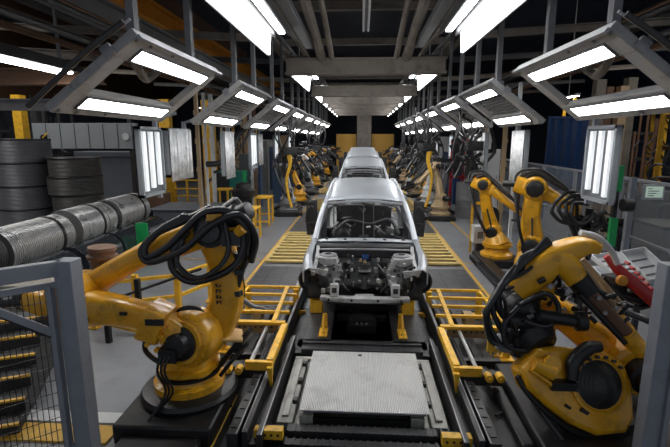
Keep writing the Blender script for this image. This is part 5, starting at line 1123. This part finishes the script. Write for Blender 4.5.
b = MB(); b.b2(4.9, 5.1, 20.9, 21.0, 2.3, 2.7); b.build('fan_unit', M['brown'], root)
b = MB(); b.lathe((4.6, 16.3, 0.45), (0.7, -0.7, 0), [(0.2, 0), (0.42, 0.02), (0.45, 0.1), (0.42, 0.2), (0.2, 0.22)], 24); tag(b.build('cable_reel', M['black']), 'black cable reel on the floor before the grey drums', 'reel')
# background columns, tarpaulin, storage racks
for i, (x, y, w, m, h, lab) in enumerate(((7.7, 15.5, 0.3, 'roof', 5.2, 'left brown column behind the glazed fence'), (8.15, 15.8, 0.22, 'brown', 5.0, 'rust brown column second from the left behind the fence'), (8.5, 15.6, 0.26, 'tan', 5.0, 'tan column third from the left behind the fence'), (8.9, 15.9, 0.3, 'roof', 5.3, 'brown column fourth from the left behind the fence'))):
    b = MB(); b.b2(x-w/2, x+w/2, y, y+0.3, 0, h); b.b2(x-w/2-0.08, x+w/2+0.08, y-0.08, y+0.38, 0, 0.04); tag(b.build('steel_column', M[m]), lab, 'column')
b = MB(); n = 24
for i in range(n):
    x0 = 7.6+1.9*i/n; x1 = 7.6+1.9*(i+1)/n
    b.add([(x0, 19+0.05*math.sin(i*1.3), 1.2), (x1, 19+0.05*math.sin((i+1)*1.3), 1.2), (x1, 19+0.05*math.sin((i+1)*1.3), 4.1), (x0, 19+0.05*math.sin(i*1.3), 4.1)], [(0, 1, 2, 3)])
b.b2(7.5, 9.6, 18.95, 19.05, 4.1, 4.2)
for x in (7.5, 9.55): b.b2(x, x+0.08, 18.96, 19.04, 0, 4.1)
tag(b.build('blue_curtain', M['blue']), 'dark blue curtain hanging behind the right light panels', 'curtain')
def rack(x0, x1, y0, y1, h, label, seed, ms):
    r = random.Random(seed); root = thing('storage_rack', label, 'rack', ((x0+x1)/2, y0, 0))
    b = MB()
    for x in (x0, (x0+x1)/2, x1):
        for y in (y0, y1): b.b2(x-0.06, x+0.06, y-0.06, y+0.06, 0, h)
    b.build('upright', M[ms[0]], root)
    for k in range(1, 5):
        z = h*k/4.4; b = MB(); b.b2(x0, x1, y0-0.05, y0+0.05, z-0.06, z+0.06); b.b2(x0, x1, y1-0.05, y1+0.05, z-0.06, z+0.06); b.b2(x0, x1, y0, y1, z+0.06, z+0.08); b.build('shelf', M[ms[1]], root)
    b = MB()
    for k in range(22):
        x = r.uniform(x0+0.1, x1-0.1); b.cyl((x, y0-0.12+r.uniform(0, 0.2), r.uniform(0.2, h*0.5)), (x+r.uniform(-0.08, 0.08), y0-0.1, r.uniform(h*0.6, h)), r.uniform(0.02, 0.06), n=7)
    b.build('upright_bars', M[ms[2]], root)
    b = MB()
    for k in range(16):
        p = Vector((r.uniform(x0, x1), y0-0.15, r.uniform(0.4, h*0.8))); pts = [p+Vector((0.3*j, 0.02*j, 0.25*math.sin(j*1.7+k))) for j in range(4)]; b.tube(pts, 0.03, 6, k=3)
    b.build('hung_cables', M['black'], root)
    return root
rack(9.8, 13.6, 14.5, 15.6, 4.4, 'rack of yellow posts and brown bars at the right edge behind the fence', 2, ('safety', 'brown', 'tan'))
rack(13.9, 18.5, 16.0, 17.2, 4.8, 'darker rack of brown bars at the far right', 3, ('brown', 'brown', 'darksteel'))
rack(9.8, 14, 22, 23, 5.2, 'tall rack deep in the right bay', 4, ('safety', 'darksteel', 'brown'))
rack(-18.5, -14.8, 21.5, 22.5, 5.4, 'dark tall rack with yellow posts behind the left coil stacks', 5, ('darksteel', 'darksteel', 'black'))
rack(-9.2, -6.4, 26, 27, 4.6, 'rack of bars behind the yellow columns', 6, ('safety', 'grey', 'tan'))
# machine tangle before the racks
root = thing('press_machine', 'dark machine with round hose bundles just behind the right fence', 'machine', (8.6, 13.5, 0))
b = MB(); b.b2(8.2, 10.4, 13.2, 14.2, 0, 1.7); b.b2(8.5, 9.3, 13.0, 13.2, 0.5, 1.5); b.b2(9.5, 10.2, 13.0, 13.2, 0.3, 1.2); b.build('machine_body', M['blackmetal'], root, bevel=0.03)
b = MB(); r = random.Random(8)
for k in range(14):
    c = Vector((r.uniform(8.1, 10.5), 13.0, r.uniform(1.5, 2.9))); R0 = r.uniform(0.15, 0.4); b.tube([c+Vector((math.cos(t)*R0, 0.03*t, math.sin(t)*R0)) for t in [0.2+0.8*j for j in range(7)]], 0.035, 6, k=3)
b.build('hose_bundle', M['hose'], root)
b = MB()
for k in range(5): b.b2(8.3+0.45*k, 8.55+0.45*k, 12.95, 13.0, 0.6, 1.0)
b.build('pale_panel', M['grey'], root)
# ================================================================ CABINETS BEHIND THE LIGHT PANELS
r = random.Random(21)
cabs = [(-6.3, 24.5, 1.0, 2.5, 'bluegrey'), (-5.4, 24.0, 0.6, 3.2, 'grey'), (-5.2, 21.5, 0.5, 2.9, 'denim'), (-4.9, 27.5, 0.6, 2.8, 'tan'), (-5.0, 31, 0.7, 2.6, 'denim'), (-4.4, 22.8, 0.45, 2.3, 'denim'), (-4.3, 35, 0.6, 2.7, 'white'),
        (4.9, 25.5, 0.7, 2.6, 'denim'), (5.5, 23.5, 0.5, 3.0, 'white'), (4.6, 28.5, 0.7, 2.7, 'white'), (4.6, 33, 0.6, 2.6, 'tan'), (5.2, 18.2, 0.5, 2.9, 'white'), (4.9, 23, 0.5, 1.9, 'blue')]
rc = random.Random(77)
for q in range(9):
    cabs.append((-(5.4+rc.uniform(0, 2.6)), 27.5+1.5*q, rc.uniform(0.6, 1.1), rc.uniform(2.0, 3.6), rc.choice(['white', 'tan', 'denim', 'white', 'grey'])))
    cabs.append(((5.5+rc.uniform(0, 2.2)), 27.0+1.5*q, rc.uniform(0.6, 1.1), rc.uniform(2.0, 3.6), rc.choice(['white', 'tan', 'denim', 'white', 'grey'])))
nmm = {'bluegrey': 'blue-grey', 'grey': 'grey', 'denim': 'dusty blue', 'tan': 'tan', 'white': 'pale', 'blue': 'deep blue'}
for i, (x, y, w, h, m) in enumerate(cabs):
    side = 'left' if x < 0 else 'right'; k = sum(1 for q in cabs[:i] if (q[0] < 0) == (x < 0))
    root = thing('electrical_cabinet', '%s electrical cabinet, number %s along the %s side behind the light panels' % (nmm[m], ['one', 'two', 'three', 'four', 'five', 'six', 'seven', 'eight', 'nine', 'ten', 'eleven', 'twelve', 'thirteen', 'fourteen', 'fifteen', 'sixteen', 'seventeen'][k], side), 'cabinet', (x, y, 0), 'cabinets down the line')
    b = MB(); b.b2(x-w/2, x+w/2, y, y+0.5, 0, h); b.build('cabinet_body', M[m], root, bevel=0.02)
    b = MB(); b.b2(x-w/2+0.05, x+w/2-0.05, y-0.02, y, h*0.4, h-0.1); b.build('door', M[m], root)
    b = MB(); b.b2(x+w*0.25, x+w*0.3, y-0.05, y-0.02, h*0.55, h*0.65); b.build('handle', M['steel'], root)
for i, (x, y, z0, z1, r_, m) in enumerate(((-5.0, 13.5, 0, 5.0, 0.05, 'tan'), (-5.9, 17.5, 0, 5.0, 0.07, 'white'), (-5.3, 15.0, 0, 4.8, 0.04, 'white'), (-4.7, 19.5, 0, 4.9, 0.06, 'brown'), (-6.5, 25, 0, 5.2, 0.1, 'tan'), (-5.1, 20.5, 0, 5, 0.05, 'white'), (-4.5, 23.6, 0, 5, 0.07, 'denim'),
        (4.8, 14.5, 0, 5.0, 0.05, 'white'), (5.2, 17.0, 0, 5.0, 0.07, 'tan'), (5.6, 20.5, 0, 5.0, 0.08, 'white'), (5.0, 24.5, 0, 5.0, 0.07, 'brown'), (5.9, 22.0, 0, 5, 0.1, 'tan'))):
    b = MB(); b.b2(x-r_, x+r_, y-r_, y+r_, z0, z1); b.b2(x-r_-0.06, x+r_+0.06, y-r_-0.06, y+r_+0.06, 0, 0.03)
    for k in range(5): b.b2(x-r_-0.02, x+r_+0.02, y-r_-0.03, y-r_, 0.6+0.85*k, 0.75+0.85*k)
    tag(b.build('service_post', M[m]), '%s upright service post, %s one on the %s behind the light panels' % ({'tan': 'tan', 'white': 'pale', 'brown': 'rust brown', 'denim': 'dusty blue'}[m], ORD[i if x < 0 else i-7], 'left' if x < 0 else 'right'), 'post')
# ================================================================ HANGING GUNS AND CABLES
def gun(x, y, z, label, yellow=True, s=1, seed=1):
    r = random.Random(seed); root = thing('hanging_weld_gun', label, 'weld gun', (x, y, z), 'weld guns hanging over the line')
    b = MB(); b.box((x, y, z), (0.5, 0.5, 0.28), 0.3); b.cyl((x, y, z), (x, y, 5.6), 0.035, n=8)
    for k in range(14):
        p = Vector((x+r.uniform(-0.5, 0.5), y+r.uniform(-0.3, 0.3), z+r.uniform(-0.4, 0.4))); b.cyl(p, p+Vector((r.uniform(-0.25, 0.25), 0, r.uniform(-0.25, 0.25))), r.uniform(0.03, 0.08), n=8)
    b.build('gun_body', M['blackmetal'], root)
    b = MB()
    for k in range(7):
        x0 = x+r.uniform(-0.5, 0.5); b.tube([(x0, y, z+1.2+r.uniform(-0.4, 0.6)), (x0+r.uniform(-0.3, 0.3), y-0.1, z+0.6), (x0+r.uniform(-0.4, 0.4), y, z-0.2), (x+r.uniform(-0.5, 0.5), y, z-0.7+r.uniform(-0.4, 0.3)), (x+r.uniform(-0.4, 0.4), y, z-0.2)], 0.035, 7, k=4)
    b.build('cables', M['hose'], root)
    b = MB(); b.bar((x-0.3*s, y, z-0.2), (x-0.7*s, y-0.1, z-0.8), 0.1, 0.08); b.bar((x-0.1*s, y, z-0.2), (x-0.45*s, y-0.1, z-0.95), 0.08, 0.08); b.build('gun_jaws', M['blackmetal'], root)
    if yellow:
        b = MB(); b.tube([(x+0.1*s, y-0.1, z-0.1), (x+0.05*s, y-0.12, z-0.5), (x+0.2*s, y-0.1, z-1.1), (x+0.15*s, y-0.1, z-1.7), (x+0.02*s, y-0.1, z-2.2)], [0.11, 0.07, 0.055, 0.05, 0.05], 10); b.build('yellow_hose', M['safety'], root)
    return root
gun(2.35, 16.8, 3.0, 'black weld gun cluster with a long yellow hose, right of the car roofs', True, 1, 3)
gun(-2.75, 17.4, 2.85, 'black weld gun cluster with a yellow hose by the left aisle', True, -1, 4)
gun(3.2, 13.6, 3.1, 'black weld gun cluster without yellow hose behind the right light frames', False, 1, 5)
gun(3.0, 20.8, 2.9, 'black weld gun cluster farther down the right side', False, 1, 6)
gun(-2.7, 25.7, 2.8, 'black weld gun cluster farther down the left side', False, -1, 7)
gun(2.6, 25.0, 2.7, 'black weld gun cluster deep on the right side', True, 1, 8)
b = MB(); b.tube([(-3.3, 13.8, 3.86), (-3.8, 13.6, 3.4), (-4.0, 13.4, 2.9), (-4.3, 13.3, 2.6), (-4.7, 13.3, 2.55)], 0.09, 10); b.tube([(-3.3, 13.75, 3.86), (-3.65, 13.5, 3.1), (-4.1, 13.4, 2.5), (-4.5, 13.3, 2.3)], 0.04, 8)
tag(b.build('black_duct', M['hose']), 'thick black hose hanging from the frames behind the left panels', 'hose')
# ================================================================ FAR ROBOTS (a prototype per build, then copies)
p1 = robot('x', (3.3, 22, 0), (3.3, 22, 0.9), (3.5, 22, 2.1), (2.5, 21.8, 2.2), (1.8, 21.7, 1.7), th=0.32, ym='grey', seed=9, hoses=3)
p2 = robot('x', (3.4, 24, 0), (3.4, 24, 0.9), (3.1, 24.2, 2.2), (2.5, 23.6, 1.6), (1.9, 23.4, 1.3), th=0.32, ym='tan', seed=10, hoses=3)
p3 = robot('x', (3.3, 26, 0), (3.3, 26, 0.9), (3.6, 26, 1.9), (2.7, 25.6, 2.6), (2.0, 25.5, 2.2), th=0.32, ym='yellow', seed=11, hoses=3)
p4 = robot('x', (3.3, 28, 0), (3.3, 28, 0.9), (3.4, 28, 2.3), (2.6, 27.6, 2.5), (1.9, 27.5, 2.0), th=0.32, ym='white', seed=12, hoses=3)
protos = [(p1, 'grey'), (p2, 'tan'), (p3, 'yellow'), (p4, 'white')]
used = set(); slots = []
for i, y in enumerate((18.6, 20.2, 22.0, 24.0, 26.0, 28.0, 30.0, 32.2, 34.5, 37.0, 39.5)):
    slots.append((1, y, i)); slots.append((-1, y+0.7, i))
for n_, (s, y, i) in enumerate(slots):
    p, cn = protos[(i*3+(1 if s > 0 else 0)) % 4]
    lab = '%s welding robot, %s of those far down the %s side of the line' % (cn, ORD[i], 'right' if s > 0 else 'left')
    loc = (s*(3.25+0.25*(i % 2)), y, 0); rz = (0.15*(i % 3)-0.1) if s > 0 else PI-(0.15*(i % 3)-0.1)
    if id(p) not in used: used.add(id(p)); o = p; o.location = loc; o.rotation_euler = (0, 0, rz); o['label'] = lab; o['group'] = 'welding robots down the line'
    else: dup(p, loc, rz, lab, group='welding robots down the line')
